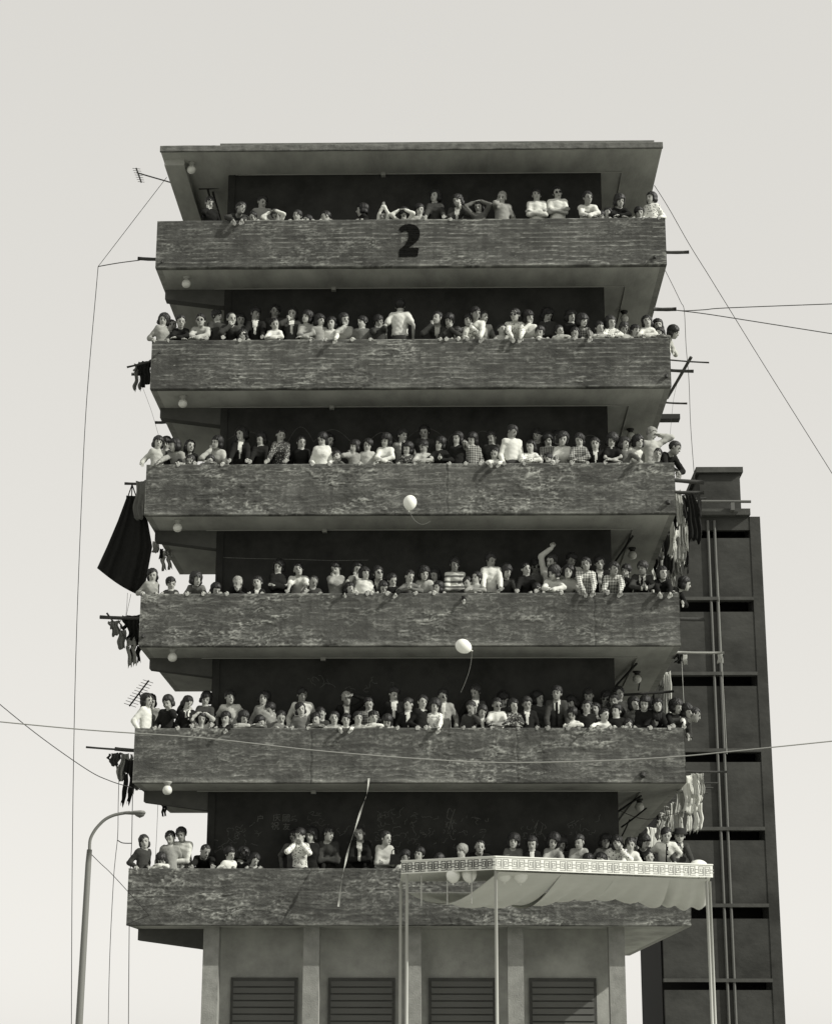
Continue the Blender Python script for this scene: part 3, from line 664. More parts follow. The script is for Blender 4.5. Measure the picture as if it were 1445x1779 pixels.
crowd(0, 860, 230, CC, '''
252 346 m s w cross 1 0 | man in white shirt with arms crossed and dark collar
378 333 m s wt cross 1G 0 | man in white tee-shirt and dark glasses with arms crossed
565 368 m s w lean 0 0 | man in white sweater bent over folded forearms
648 484 c s l rail 0 0 | tiny child's face beside man in white sweater
685 460 c s d rail 0 5 | dark-haired boy peeking beside woman in black jacket
760 386 w c k lean 0 0 | woman in black jacket leaning on crossed arms
878 456 c s d rail 0 0 | boy peeking next to girl in pale coat
950 366 g b F rail 0 -25 | girl with bobbed hair and pale patterned coat at the corner
''')
crowd(1, 140, 480, A, '''
550 248 w c g rail 0 35 | woman in grey blouse at the far corner
607 285 t s d side 2 0 | boy half hidden behind two women
665 260 w ud k lean 0 5 | older woman in black jacket with hair drawn back
795 256 m s l lean 0G 0 | man in sunglasses and light jacket leaning on elbows
908 220 m s d rail 1 15 | tall man in dark jacket beside man in sunglasses
1000 246 m kd d face 0 10 | balding man in dark sweater with hand on chin
1060 248 w b E side 2 0 | woman in dark print behind balding man
1073 350 c b m rail 0 0 | small child peeking between adults
1160 206 m s kj rail 1 0 | man in black suit with both hands on the edge
1287 190 m s d side 2 0 | dark-coated man standing behind girl in white
1285 276 g u w lean 0 0 | girl in white sweater leaning on folded arms
1400 208 w b dv mouth 1 0 | woman in dark coat and white blouse covering her mouth
''')
crowd(1, 500, 480, B_, '''
125 230 w c g lean 0 0 | woman with big permed hair and grey blouse
178 248 w b d side 2 0 | dark head behind permed woman
213 253 t b g rail 0 15 | short-haired youngster in plain grey top
290 273 g c w over1 0 0 | girl stretching a white sleeve over the edge
375 248 w l l face 0 0 | long-haired woman propping her cheek
490 263 t s m rail 0 0 | boy in mid-grey shirt
600 258 t s d face2 0 5 | boy in dark shirt with both hands at his face
742 158 m s wt side 1 172 | man in white tee-shirt turning his back
985 243 m s dv face 0 0 | man in dark sweater raising a hand to his ear
1065 253 w b d face 0 0 | short-haired woman in dark top resting her cheek
1120 335 c s d rail 0 0 | child peeking between two leaning women
1190 256 w b F face 0 0 | woman in pale print blouse with hand on chin
1240 208 m s w point 0 5 | man in white shirt stretching an arm down
1290 230 m s l side 1 10 | man in light shirt beside pointing man
1413 313 c s l rail 0 0 | child in light top apart from pointing man
''')
crowd(1, 860, 480, CC, '''
120 203 m s F over 0G 0 | man in dark glasses and pale print shirt
205 216 w b w face 0 0 | woman in white top with hand at chin
270 306 c s g rail 0 0 | child before woman in dark sweater
320 200 w c d cross 2 0 | woman in dark sweater with arms crossed
392 298 c s l lean 0 0 | pale-shirted child leaning on the edge
463 208 w c k side 1 0 | woman with round permed hair and black jacket
487 313 c b m rail 0 0 | child under the permed woman in black
535 241 w c P over1 0 0 | curly-haired person in plaid jacket
637 278 g p l lean 0 0 | girl with side bunches in light top
707 245 g b F lean 0 0 | girl with bobbed hair in printed blouse
787 283 t s l rail 0 0 | boy in light shirt between two girls
855 296 g p d rail 0 0 | dark-faced girl with side bunches in dark top
928 240 g b w lean 0 0 | bobbed girl in white blouse with folded arms
1003 313 c s m lean 0 0 | child bending low near the corner
1042 263 g b w side 0E 10 | short-haired girl in white above bending child
1092 314 c bk l over1 0E 62 | child leaning out past the end of the parapet
''')
crowd(2, 140, 700, A, '''
475 220 g b l rail 0 30 | bobbed girl in pale blouse at the corner
568 226 g b d side 1 0 | dark-clad girl behind smiling woman
620 242 w b g reach 0L -15 | smiling woman in grey sweater stretching along the edge
725 246 w l k rail 1 10 | long-haired woman in black
730 343 c s E rail 0 0 | child in dark print peeking
857 343 c s m lean 0 0 | child peeking below woman in pale coat
900 223 w b l mouth 0 0 | woman in pale coat with hand to mouth
1062 166 w c kv rail 1 0 | tall woman in black cardigan over white blouse
1192 198 w c k rail 1 0 | woman in short black jacket and grey jumper
1325 170 w u E rail 1 0 | woman in dark patterned blouse with both hands down
''')
crowd(2, 500, 700, B_, '''
92 218 w ud k side 1 0 | older woman in plain black jacket
228 198 w l w rail 0 0 | long-haired woman in white sweater
275 208 w c d side 2 0 | shadowed woman behind white sweater
325 313 c s m face2 0 0 | child in grey with hands at its face
440 248 g b g face 0 0 | girl in grey top leaning her cheek on a hand
528 238 g b l rail 0 0 | girl in light blouse with bobbed hair
645 206 w b w lean 0 0 | bobbed woman in white sweater with folded arms
760 173 m s gj side 1 0 | young man in grey jacket and shirt
790 262 g b E rail 0 0 | smiling small girl in dark print
900 148 m s d side 2 0 | laughing man in dark jacket behind children
895 248 t s l lean 0 0 | boy in light shirt before laughing man
1003 228 g b k pray 0 0 | girl in black with palms pressed together
1118 193 g l k rail 0 0 | girl with long black hair and black top
1215 198 g l P face 0 0 | long-haired girl in plaid with hand at face
1345 188 w s d side 1 0 | short-haired woman in dark top
1365 288 c s F over 0 0 | child in pale print with arms over the edge
''')
crowd(2, 860, 700, CC, '''
103 138 m s w rail 0 15 | man in white shirt on straight arms
215 230 g b F lean 0 0 | girl in flowered blouse beside man in white
255 163 m s d side 2 0 | man half hidden behind flowered blouse
322 188 w c P rail 1 0 | smiling woman in patterned jacket
375 173 w c d side 2 0 | shadowed permed woman behind two smiling women
412 185 w c w rail 0 0 | woman in white top with curled hair
322 308 c s d rail 0 0 | child's head under smiling woman
512 188 g l P lean 0 0 | girl with long straight hair in checked jacket
610 213 g l kv rail 0 0 | long-haired girl in black vest with white sleeve
712 190 g c kt lean 0 0 | short-haired girl in black tee with folded arms
790 213 g c m reach 0 0 | smiling girl in grey stretching a hand forward
875 203 w c w side 0 35 | dark-haired woman in white blouse seen from the side
955 150 m sg l shade 1E 15 | white-haired man holding a hand to his head
990 278 c s d side 1 0 | child below white-haired man
1100 248 m s k over 0E 40 | man in black suit bending over the corner
''')
crowd(3, 140, 930, A, '''
462 220 w l g rail 0 35 | woman with tied hair in grey blouse at the corner
600 276 t s d rail 0 0 | boy with cropped hair in the open corner
770 260 w c m rail 0 10 | woman with permed hair and grey coat
897 318 g b m rail 0 0 | girl whose face alone shows
1040 283 w kg k mouth 0 5 | grey-haired woman in black raising a hand
1170 270 t s kj rail 0 0 | boy in dark jacket with light collar
1310 163 w c k cross 1 20 | woman in black jacket with crossed arms
''')
crowd(3, 500, 930, B_, '''
70 183 m s wt rail 1 0 | man in white tee-shirt beside woman with crossed arms
170 266 t kd d rail 0 0 | boy with shaved head and dark shirt
318 176 w s g mouth 1 0 | person in grey jumper holding a hand at mouth
410 311 c b k over1 0L 0 | child peeking with one arm over the edge
460 178 g l l face 1 0 | long-haired girl behind bobbed girl in white
510 208 g b w rail 0 10 | bobbed girl in white jacket
597 213 m s kj rail 0G 0 | man in glasses and black suit
633 303 c b m rail 0 0 | child below man in glasses
690 253 t s k over1 0 0 | boy in black jacket and pale collar
805 230 g u m pray 0 0 | laughing girl in dark jumper
900 216 w c l rail 0 0 | laughing woman in pale jacket
970 220 g b d side 2 0 | girl behind laughing woman
990 303 c b k rail 0 0 | dark child below pale jacket
1103 148 m s S cross 1 0 | man in striped jumper with arms crossed
1187 268 t s k point 0L 0 | boy in black reaching far down the parapet
1243 238 t s g lean 0 0 | boy in grey shirt next to tall man in white
1342 118 m s w rail 1 0 | tall man in white shirt with hands on the edge
''')
crowd(3, 860, 930, CC, '''
70 183 w c d rail 1 0 | smiling woman in dark top beside tall man in white
187 163 w u k rail 1 0 | woman in black with hair drawn back
245 150 m s m side 2G 0 | man in dark glasses behind woman in black
257 293 c s m rail 0 0 | child with only face over the edge
340 118 m s l wave 1L 0 | man raising one arm high
353 198 w c w lean 0 0 | woman in white shirt below raised arm
465 110 m s l side 2 0 | tall man in light shirt behind couple
448 190 w c l rail 0 0 | woman in light blouse before tall man
553 138 m s Q over 0 5 | man in checked shirt with hands over the edge
637 130 m s kv side 1 0 | man in dark jacket and white shirt behind checked shirts
725 170 m s Q over1 0 0 | man in dark checked shirt leaning forward
797 178 w s d face 1 0 | person in dark top with cap of short hair
898 163 m s dj pray 0D 0 | sun-tanned man in white jacket over dark shirt
1022 195 w b k over 0 0 | woman in black jacket dangling pale hands
1093 283 c s k lean 0E 0 | child bowing a dark head near the corner
1160 268 g bk k over1 0E 60 | girl leaning her head out past the corner
''')
crowd(4, 140, 1160, A, '''
400 170 g l w side 0 60 | girl with long tail of hair and white blouse
470 178 w b g side 1 -10 | short-haired woman facing the long-haired girl
580 183 g b k mouth 0 0 | girl in black jacket with thick bob and hand at face
710 186 g l kj mouth 0 10 | long-haired girl in dark jacket with shirt and tie
830 160 w c d rail 1 15 | woman in dark coat with waved hair
805 292 c x l head 0 0 | child in pale hood with arms lifted
990 153 m s wt side 1 0 | man in white tee-shirt behind two children
960 288 t s k over1 0 0 | boy in black with sunlit face
1080 288 g b l lean 0 0 | girl with fringe and light top
1213 156 w c g side 1 0 | woman in grey jumper with waved hair
1190 316 c s m lean 0 0 | small child in front of grey jumper
1253 233 c s g side 1 0 | little boy lifted in front of grey jumper
1325 283 t s m rail 0 50 | boy seen in profile with sunlit cheek
''')
crowd(4, 500, 1160, B_, '''
97 133 m s w side 1 0 | smiling tall man in white shirt
85 230 g x m rail 0 0 | laughing girl with pale scarf and dark jumper
187 295 t s m lean 0 0 | boy in grey beside laughing girl
220 260 t s d side 1 0 | dark-haired boy behind boy in grey
307 288 c s l rail 0 0 | child in light top beside vested old man
390 158 m kg kv shade 1 0 | old man in black vest shading his face
385 298 c s F over 0 0 | child in print bending over the edge
465 288 c s g rail 0 0 | child in grey below vested old man
535 193 t s P side 1 0 | boy in dark checked shirt
565 283 c s w lean 0 0 | toddler in bright white bib
657 313 c b d rail 0 0 | child peeking beside man in dark suit
703 126 m s kj side 1 0 | man in dark suit and pale buttonhole
795 198 t s kj rail 0 0 | boy in black blazer
890 180 t s kc rail 0 40 | boy in blazer turned in profile
970 210 g c F over1 0 0 | laughing girl in flowered jacket
1025 138 m s gj side 1G 0 | man in glasses and grey suit
1237 116 m s kj side 1 0 | tall man in black jacket with arms spread
1210 218 t s d mouth 0 0 | boy in dark jumper with sunlit hand at mouth
1283 246 g s kj rail 0 0 | girl in black jacket with white front
1380 198 t s wt lean 0G 0 | boy in white shirt with shaded eyes
''')
crowd(4, 860, 1160, CC, '''
50 153 w c d side 2 0 | smiling woman behind boy in white shirt
110 190 g b E lean 0 0 | girl in grey print beside boy in white shirt
193 178 t s kv rail 0 0 | boy in dark jacket open over white shirt
265 146 w c d side 2 0 | smiling woman behind dark jackets
375 113 m s dj rail 0 0 | big man in dark jacket planting both hands
465 173 w b d side 2 0 | woman in shadow behind big man
470 243 g b w lean 0 0 | girl in white jumper beside big man
570 128 m s kj side 2 0 | man in dark jacket standing at the back
557 198 t s k rail 0 0 | boy in black below man at the back
610 213 t s m side 1 0 | half-hidden child next to boy in black
675 143 m s d side 2G 0 | man in dark glasses by the wall end
725 163 m s d side 1 0 | crop-haired man behind boy in dark sweater
667 248 c s w reach 0L 0 | child in white shirt reaching over the edge
738 223 t s k rail 0 0 | boy in dark sweater with hands on the edge
755 113 m s d side 2 20 | man standing highest by the wall end
810 310 c s m rail 0 0 | child showing only a sunlit face
850 183 w b m side 1 0 | woman beside dark-topped woman with crossed arms
912 178 w b k cross 0 0 | woman in black top with crossed arms
990 193 w l kv rail 0 10 | woman in dark coat touching her hair
1110 203 w c kv over1 0E 20 | curly-haired woman in dark coat at the corner
1175 238 w b d side 0E 45 | dark-haired woman with white strap beyond the corner
1220 262 t sk d over1 0E 65 | youth hanging an arm far out past the corner
''')
crowd(5, 140, 1350, A, '''
425 378 g x d rail 0 40 | girl in headscarf and dark coat at the corner
540 503 c b w lean 0 0 | child's black head over white sleeves
597 355 c s g side 1 0 | little boy carried in a man's arms
668 333 m s w hold 1 -10 | man in white shirt carrying a little boy
825 458 m kd k rail 1 10 | bald old man in black jacket sitting low
990 460 t s w rail 0 40 | boy in white jacket bending aside
1065 470 w c k side 1 170 | woman in black showing the back of her head
1150 503 c b d rail 0 0 | child near bent boy in white
''')
D5 = .23529; E5 = .26990
crowd(5, 380, 1380, D5, '''
600 253 w s F face2 0 0 | person in flowered blouse with hands at chin
560 262 m s m side 2 0 | face half hidden behind flowered blouse
680 248 w c k side 1 0 | smiling woman in black behind flowered blouse
815 243 m s d cross 1 10 | man in dark shirt with bare crossed forearms
1040 238 m kd kv cross 1 0 | bald man in black suit with crossed arms
1237 273 w u l cross 0 20 | woman in light jumper holding a dark bag
''')
crowd(5, 690, 1380, E5, '''
50 356 t s w rail 0 0 | boy in white at the end of the canopy band
140 338 t s l rail 0 0 | boy with square black fringe above canopy
272 381 c s m rail 0 0 | child showing eyes above the canopy band
412 318 c sg l rail 0 0 | child with sunlit pale hair
530 303 m kd k rail 1 0 | old man in black beside pale-haired child
747 260 w c m rail 0 0 | woman in grey roll-neck jumper
865 270 g b kv rail 0 0 | girl in black jacket over white blouse
1002 260 w c g lean 0 0 | woman in grey cardigan
1053 280 w c d side 2 0 | dark woman behind grey cardigan
1168 263 w u g rail 0 0 | woman in grey jumper with hair drawn back
1228 381 c s d rail 0 0 | child below grey jumper above canopy
1310 378 c b k rail 0 0 | child with black fringe above canopy
1338 260 w c g side 2D 0 | dark-faced woman in grey blouse
1412 273 w b F face 0 0 | woman in print blouse resting her cheek
''')
crowd(5, 860, 1350, CC, '''
825 368 g p w lean 0 0 | girl with bunches in puffed white blouse
853 375 t s d side 2 0 | boy behind girl in puffed blouse
912 358 w c k rail 1 0 | smiling woman in black beside man with tie
940 448 c s k mouth 0 0 | child with hands before its face
1045 313 m s wT side 0 0 | man in white shirt and dark tie
1130 318 m h dj rail 0E 10 | man in dark hat and grey suit
1200 400 t s d side 1E 0 | youth half hidden behind grey suit
''')

# ------------------------------------------------------------------ lamps
def globe(u, v, i, label, right=False):
    zc = (zr if i < 0 else ZT[i]-HP)
    p = PZ(u, v, zc-.155)
    t = thing('globe_lamp', label, 'lamp', (p[0], p[1], zc), 'gallery ceiling lamps')
    MB().lathe([(.075, 0.001), (.075, -.025), (.05, -.04), (.048, -.075)], n=16).build('lamp_base', m_cond if not right else m_dark, t, True)
    MB().lathe([(.0, -.235), (.04, -.23), (.07, -.207), (.085, -.17), (.085, -.14), (.072, -.105), (.045, -.076), (.0, -.07)], n=20).build('globe', m_glass, t, True)
FLN = ['under the roof slab', 'under the numbered parapet', 'two slabs below the roof', 'under the slab behind the higher balloon', 'under the slab behind the lower balloon', 'under the slab crossed by the cable']
for k, (u, v) in enumerate(((333, 295), (324, 493), (318, 701), (309, 917), (300, 1142), (291, 1373))): globe(u, v, k-1, 'white globe lamp near cantilever beam '+FLN[k])
for k, u, v in ((1, 1084, 553), (2, 1095, 758), (3, 1098, 965), (4, 1106, 1180), (5, 1110, 1402)): globe(u, v, k-1, 'shadowed globe lamp over the laundry-side gallery '+FLN[k], True)

# ------------------------------------------------------------------ poles, wires, aerials
def pole(u0, v0, u1, v1, Y, r, label, m=None, name='drying_pole', ext=None, Y2=None):
    a = PY(u0, v0, Y); b = PY(u1, v1, Y if Y2 is None else Y2)
    pts = [a, b]
    if ext is not None:                       # run the pole on into the side parapet at this X
        k = (ext-a[0])/(b[0]-a[0]); pts = [a, a+(b-a)*k]
    mid = [pts[0]*(1-t)+pts[1]*t+v3(0, 0, -.008*math.sin(t*3.1)) for t in np.linspace(0, 1, 6)]
    return tag(MB().tube(mid, [r*1.08, r, r*1.05, r*.97, r*1.03, r], 8).build(name, m or m_bamboo, None, True), label, 'pole', 'poles jutting from the gallery sides')
IN = TH*.6; OUT = W-TH*.6
pole(240, 449, 272, 450, .5, .036, 'short stout pole beside the numbered parapet, street-lamp side', ext=IN)
pole(221, 638, 262, 627, .5, .02, 'thin sloping pole carrying dark washing below the number', ext=IN)
pole(229, 650, 262, 650, .9, .03, 'stout pole under the thin sloping pole with washing', ext=IN)
pole(270, 734, 290, 733, 2.2, .03, 'stub of pole below the second slab', ext=IN)
pole(217, 840, 252, 840, .8, .026, 'pole from which the great dark mat hangs', ext=IN)
pole(220, 863, 262, 863, 1.0, .024, 'second pole across the head of the dark mat', ext=IN)
pole(174, 1072, 243, 1074, .7, .034, 'long stout pole with grey washing beside lower balloon storey', ext=IN)
pole(186, 1065, 222, 1112, .5, .016, 'thin slanting stick threaded through grey washing')
pole(150, 1298, 232, 1303, .6, .018, 'long thin pole with ragged washing above the street lamp', ext=IN)
pole(200, 1301, 232, 1303, .7, .034, 'stout pole end beside ragged washing', ext=IN)
pole(1196, 438, 1155, 438, .6, .034, 'lone stout pole beside the numbered parapet, stair-head side', ext=OUT)
pole(1174, 537, 1140, 537, 1.9, .04, 'rough stout pole where two wires start', ext=OUT)
pole(1231, 630, 1163, 625, .5, .016, 'thin rod jutting above a slanting board', ext=OUT)
pole(1204, 645, 1163, 643, .6, .032, 'stout pole crossed by a slanting board', ext=OUT)
pole(1200, 620, 1158, 692, .9, .03, 'slanting board-like pole crossing a stout pole', Y2=1.6)
pole(1193, 701, 1156, 699, 1.6, .02, 'slender pole below the slanting board', ext=OUT)
pole(1222, 838, 1173, 834, .5, .04, 'upper dark pole over the densest washing', ext=OUT)
pole(1222, 856, 1178, 855, .8, .036, 'lower dark pole over the densest washing', ext=OUT)
pole(1223, 1076, 1182, 1075, .5, .036, 'bare dark pole against the rear block', ext=OUT)
pole(1257, 1134, 1180, 1133, .7, .022, 'pale pole with a single sock at its tip', m=mat('pale_bamboo', .3, .8), ext=OUT)
pole(1262, 1341, 1190, 1340, .6, .02, 'thin pole holding white washing above the hat', ext=OUT)
o = MB().box(0, 0, 0, 0, 0, 0); o = MB(); a = PY(1150, 719, 2.0); b = PY(1181, 727, 2.0)
tag(o.box(OUT, b[0], 2.0, 2.25, b[2], a[2]).build('shelf_board', m_dark), 'thick dark board sticking out below slender pole', 'board')

def wire(pts, Y, r, label, name='wire', m=None):
    P = smoothpath([PY(u, v, (Y[i] if isinstance(Y, (list, tuple)) else Y)) for i, (u, v) in enumerate(pts)])
    return tag(MB().tube(P, r, 5).build(name, m or m_wire, None, True), label, 'wire')
wire([(290, 308), (240, 373), (171, 463)], [1.5, 1.2, .8], .006, 'thin wire dropping from the roof edge to the loose aerial lead')
wire([(243, 452), (205, 457), (171, 463)], [.5, .6, .8], .010, 'short lead stretched from the stout pole')
wire([(171, 463), (166, 520), (158, 610), (150, 712), (143, 850), (132, 1150), (126, 1500), (124, 1990)], .8, .007, 'long wire hanging free beside the block')
wire([(240, 652), (262, 710), (277, 760)], [.9, 1.5, 2.2], .003, 'fine string below the dark washing')
wire([(222, 1030), (221, 1050), (219, 1072)], .7, .004, 'fine string tying the mat to the long pole')
wire([(228, 1032), (223, 1055), (219, 1074)], .7, .004, 'slanting string beside the mat string')
wire([(-40, 1190), (60, 1272), (150, 1336), (190, 1356), (225, 1367), (250, 1373)], [-1.6, -1.2, -.8, -.4, 0, .3], .008, 'sagging wire running in below ragged washing')
wire([(208, 1330), (206, 1390), (205, 1450), (201, 1490), (197, 1540), (190, 1700), (186, 1990)], .6, .006, 'knotted cord hanging beside the street lamp arm')
wire([(231, 1370), (230, 1420), (229, 1470), (227, 1505), (225, 1600), (222, 1990)], .5, .007, 'dark cord hanging beside the lowest parapet')
wire([(205, 1460), (212, 1464), (220, 1465), (229, 1465)], .55, .009, 'short rope linking two hanging cords')
wire([(275, 1390), (273, 1440), (270, 1500)], 2.0, .004, 'fine string behind the girl in headscarf')
wire([(155, 1480), (175, 1500), (198, 1522), (260, 1590)], [-3, -2, -1, .0], .006, 'stay wire sloping from the street lamp')
wire([(1136, 322), (1160, 360), (1197, 425), (1230, 478), (1262, 530), (1330, 640), (1490, 895)], [1.2, 1.2, 1, 1, 1, 1, 1], .007, 'long diagonal wire falling from the roof corner')
wire([(1155, 470), (1170, 500), (1182, 525), (1188, 540), (1191, 600), (1196, 660), (1199, 740), (1206, 835)], 1.5, .006, 'looping wire hanging past several poles')
wire([(1174, 539), (1190, 540), (1225, 538), (1262, 535), (1445, 528)], 1.9, .010, 'upper of two wires leaving the rough pole')
wire([(1174, 539), (1190, 541), (1215, 544), (1262, 551), (1445, 580)], 1.9, .010, 'lower of two wires leaving the rough pole')
wire([(1186, 640), (1170, 690), (1160, 800)], 1.8, .003, 'fine string behind the slanting board')
wire([(1245, 980), (1255, 1180), (1262, 1310)], [3, 3, 3], .006, 'pale cord hanging before the rear block', m=mat('pale_cord', .35, .9))
wire([(1183, 1140), (1186, 1200), (1188, 1235)], 1.0, .006, 'pale cord dropping below the pole with sock', m=MATS['pale_cord'])
wire([(1075, 1408), (1105, 1420), (1130, 1423), (1160, 1416), (1195, 1408)], [3, 2.5, 2, 1.5, 1], .006, 'slack wire below the last globe lamp')
wire([(-40, 1250), (150, 1268), (350, 1282), (550, 1304), (740, 1319), (880, 1325), (1060, 1321), (1180, 1314), (1265, 1306), (1490, 1283)], -5.5, .0095, 'slack pale cable swinging across the parapet face', 'overhead_cable', mat('pale_cable', .24, .7))

def aerial(mast, boom, els, Y, label, attach):
    a = PY(*mast, Y); t = thing('tv_aerial', label, 'aerial', tuple(a), 'television aerials')
    L = lambda p: np.asarray(p)-a
    MB().tube([L(a), L(attach)], .014, 6).build('mast', m_dark, t)
    b0, b1 = PY(*boom[0], Y), PY(*boom[1], Y)
    MB().tube([L(b0), L(b1)], .016, 6).build('boom', m_dark, t)
    for k in range(els[0]):
        c = b0+(b1-b0)*(.04+.92*k/(els[0]-1)); w = els[1]*(1.0-.25*abs(k/(els[0]-1)-.2)); d = v3(math.cos(els[2]), .12, math.sin(els[2]))*w
        MB().tube([L(c-d), L(c+d)], .0055, 5).build('element', m_dark, t)
aerial((238, 300), ((237, 292), (246, 317)), (7, .085, -.05), 1.5, 'small aerial on a mast beside the roof', v3(.05, 1.5, zr+.03))
aerial((242, 1203), ((225, 1227), (259, 1182)), (10, .125, -.30), 1.2, 'tilted comb-like aerial above the long-haired girl', v3(.06, 1.3, ZT[4]-.12+.35))

for k, (u0, v0, u1, v1) in enumerate(((356, 307, 366, 348), (363, 307, 384, 384))):
    pole(u0, v0, u1, v1, 1.75+.1*k, .022, ('shorter', 'longer')[k]+' of two upright bars leaning under the roof slab', m=m_dark)
pole(346, 327, 389, 325, 1.7, .03, 'level bar crossing two upright bars under the roof', m=m_dark)
pole(1066, 1208, 1170, 1201, 3.0, .026, 'level bar under the ceiling behind women in dark coats', m=m_dark)
pole(1108, 1200, 1112, 1175, 3.0, .014, 'short stick rising from the level bar behind dark coats', m=m_dark)
pole(1079, 1437, 1122, 1404, 2.2, .016, 'slanting stick under the ceiling above smiling woman in black', m=m_dark, Y2=1.5)
pole(1080, 1452, 1093, 1424, 3.2, .014, 'short slanting stick close to the dark wall end', m=m_dark, Y2=2.4)

# ------------------------------------------------------------------ washing
LAUN = {'k': CL['k'], 'd': CL['d'], 'm': CL['m'], 'g': CL['g'], 'l': CL['l'], 'w': CL['w']}
def cloth(kind, u0, v0, u1, v1, Y, tone, label, ang=0, group='washing hung from the gallery poles', name=None):
    a, b = PY(u0, v0, Y), PY(u1, v1, Y); w = abs(b[0]-a[0]); h = abs(a[2]-b[2]); cx = (a[0]+b[0])/2; r = random.Random(int(u0*7+v0))
    w *= r.uniform(1.5, 2.2) if u0 > 1100 and v0 < 1100 or v0 > 1340 and u0 > 1100 else r.uniform(1.15, 1.5); h *= 1.15 if u0 > 1100 else 1; ang = ang or r.uniform(-7, 7)
    nx, nz = 10, 14; ph = r.uniform(0, 6); fq = r.uniform(2.0, 3.4)
    V = []; Q = []
    def strip(xa, xb, za, zb, flare=1.0, n1=nx, n2=nz):
        base = len(V)
        for side in (0, 1):
            for k in range(n2+1):
                t = k/n2; z = -(za+(zb-za)*t)*h
                for j in range(n1+1):
                    q = j/n1; xm = (xa+xb)/2; x = (xm+(q-.5)*(xb-xa)*(1+(flare-1)*t))*w
                    fold = .16*min(w, .35)*math.sin(q*fq*6.28+ph+t*.8)*(.25+.75*t)
                    V.append((x+(.10*math.sin(t*4+ph)+.05*math.sin(t*11+2*ph))*w*t+.12*w*(q-.5)*math.sin(t*6+ph*1.7+(0 if q < .5 else 2)), fold+(.006 if side else -.006)+.03*t*math.sin(ph), z+(.05*math.sin(q*7+ph)+.03*math.sin(q*15+ph))*h*t*t-.04*h*math.sin(q*3.14)*(1-t)))
        m = (n1+1)*(n2+1)
        for k in range(n2):
            for j in range(n1):
                i0 = base+k*(n1+1)+j; Q.append((i0, i0+n1+1, i0+n1+2, i0+1)); i1 = i0+m; Q.append((i1, i1+1, i1+n1+2, i1+n1+1))
        rim = [base+j for j in range(n1+1)]+[base+k*(n1+1)+n1 for k in range(1, n2+1)]+[base+n2*(n1+1)+j for j in range(n1-1, -1, -1)]+[base+k*(n1+1) for k in range(n2-1, 0, -1)]
        for e in range(len(rim)): p, q = rim[e], rim[(e+1) % len(rim)]; Q.append((p, q, q+m, p+m))
    if kind == 'towel': strip(-.42, .42, 0, 1, r.uniform(.75, 1.3)); strip(-.05, .45, .05, r.uniform(.5, .8), .8, 5)
    elif kind == 'shirt': strip(-.28, .28, 0, 1, r.uniform(1.0, 1.5)); strip(-.5, -.3, .0, .55, 1, 4); strip(.3, .5, 0, .5, 1, 4)
    elif kind == 'trousers': strip(-.5, .5, 0, .34, .95, nx, 5); strip(-.48, -.05, .3, 1, .75, 5); strip(.05, .48, .3, .96, .75, 5)
    elif kind == 'mat': strip(-.5, .5, 0, 1)
    me = mesh_np(kind, V, Q, [LAUN[tone]], None, True); o = link(name or {'towel': 'hanging_towel', 'shirt': 'hanging_shirt', 'trousers': 'hanging_trousers'}[kind], me, None, (cx, (a[1]+b[1])/2, a[2]))
    o.rotation_euler = (0, math.radians(ang), math.radians(r.uniform(-25, 25))); return tag(o, label, 'laundry', group)
cloth('shirt', 244, 626, 264, 670, .6, 'k', 'black garment bunched on thin sloping pole')
cloth('trousers', 236, 632, 247, 678, .7, 'm', 'small grey trousers dangling under thin sloping pole')
cloth('shirt', 216, 1068, 246, 1112, .7, 'k', 'bulky black jacket over the long stout pole')
cloth('shirt', 192, 1078, 207, 1105, .5, 'm', 'small grey vest on slanting stick')
cloth('towel', 208, 1094, 217, 1127, .5, 'm', 'narrow grey towel at the end of slanting stick')
cloth('trousers', 220, 1106, 232, 1158, .7, 'g', 'pale trousers below the bulky black jacket')
cloth('trousers', 231, 1108, 244, 1152, .8, 'k', 'dark ragged trousers against the parapet end')
cloth('shirt', 191, 1308, 206, 1330, .6, 'd', 'dark scrap pinned under the long thin pole')
cloth('shirt', 208, 1308, 226, 1356, .7, 'g', 'ragged pale shirt under the long thin pole')
cloth('trousers', 219, 1318, 231, 1398, .6, 'k', 'long black stockings hanging above the lamp head')
cloth('towel', 229, 1330, 236, 1382, .9, 'm', 'grey strip of cloth beside black stockings')
cloth('towel', 234, 1340, 240, 1372, 1.0, 'g', 'pale strip of cloth beside black stockings')
cloth('towel', 266, 940, 276, 960, 2.4, 'g', 'pale scrap of washing behind the cantilever beam')
cloth('towel', 279, 953, 284, 971, 2.4, 'k', 'dark scrap of washing behind the cantilever beam')
cloth('trousers', 283, 955, 297, 991, 2.6, 'l', 'pale trousers showing through the open gallery corner')
cloth('trousers', 283, 1396, 289, 1418, 2.4, 'k', 'small black garment under the lowest beam')
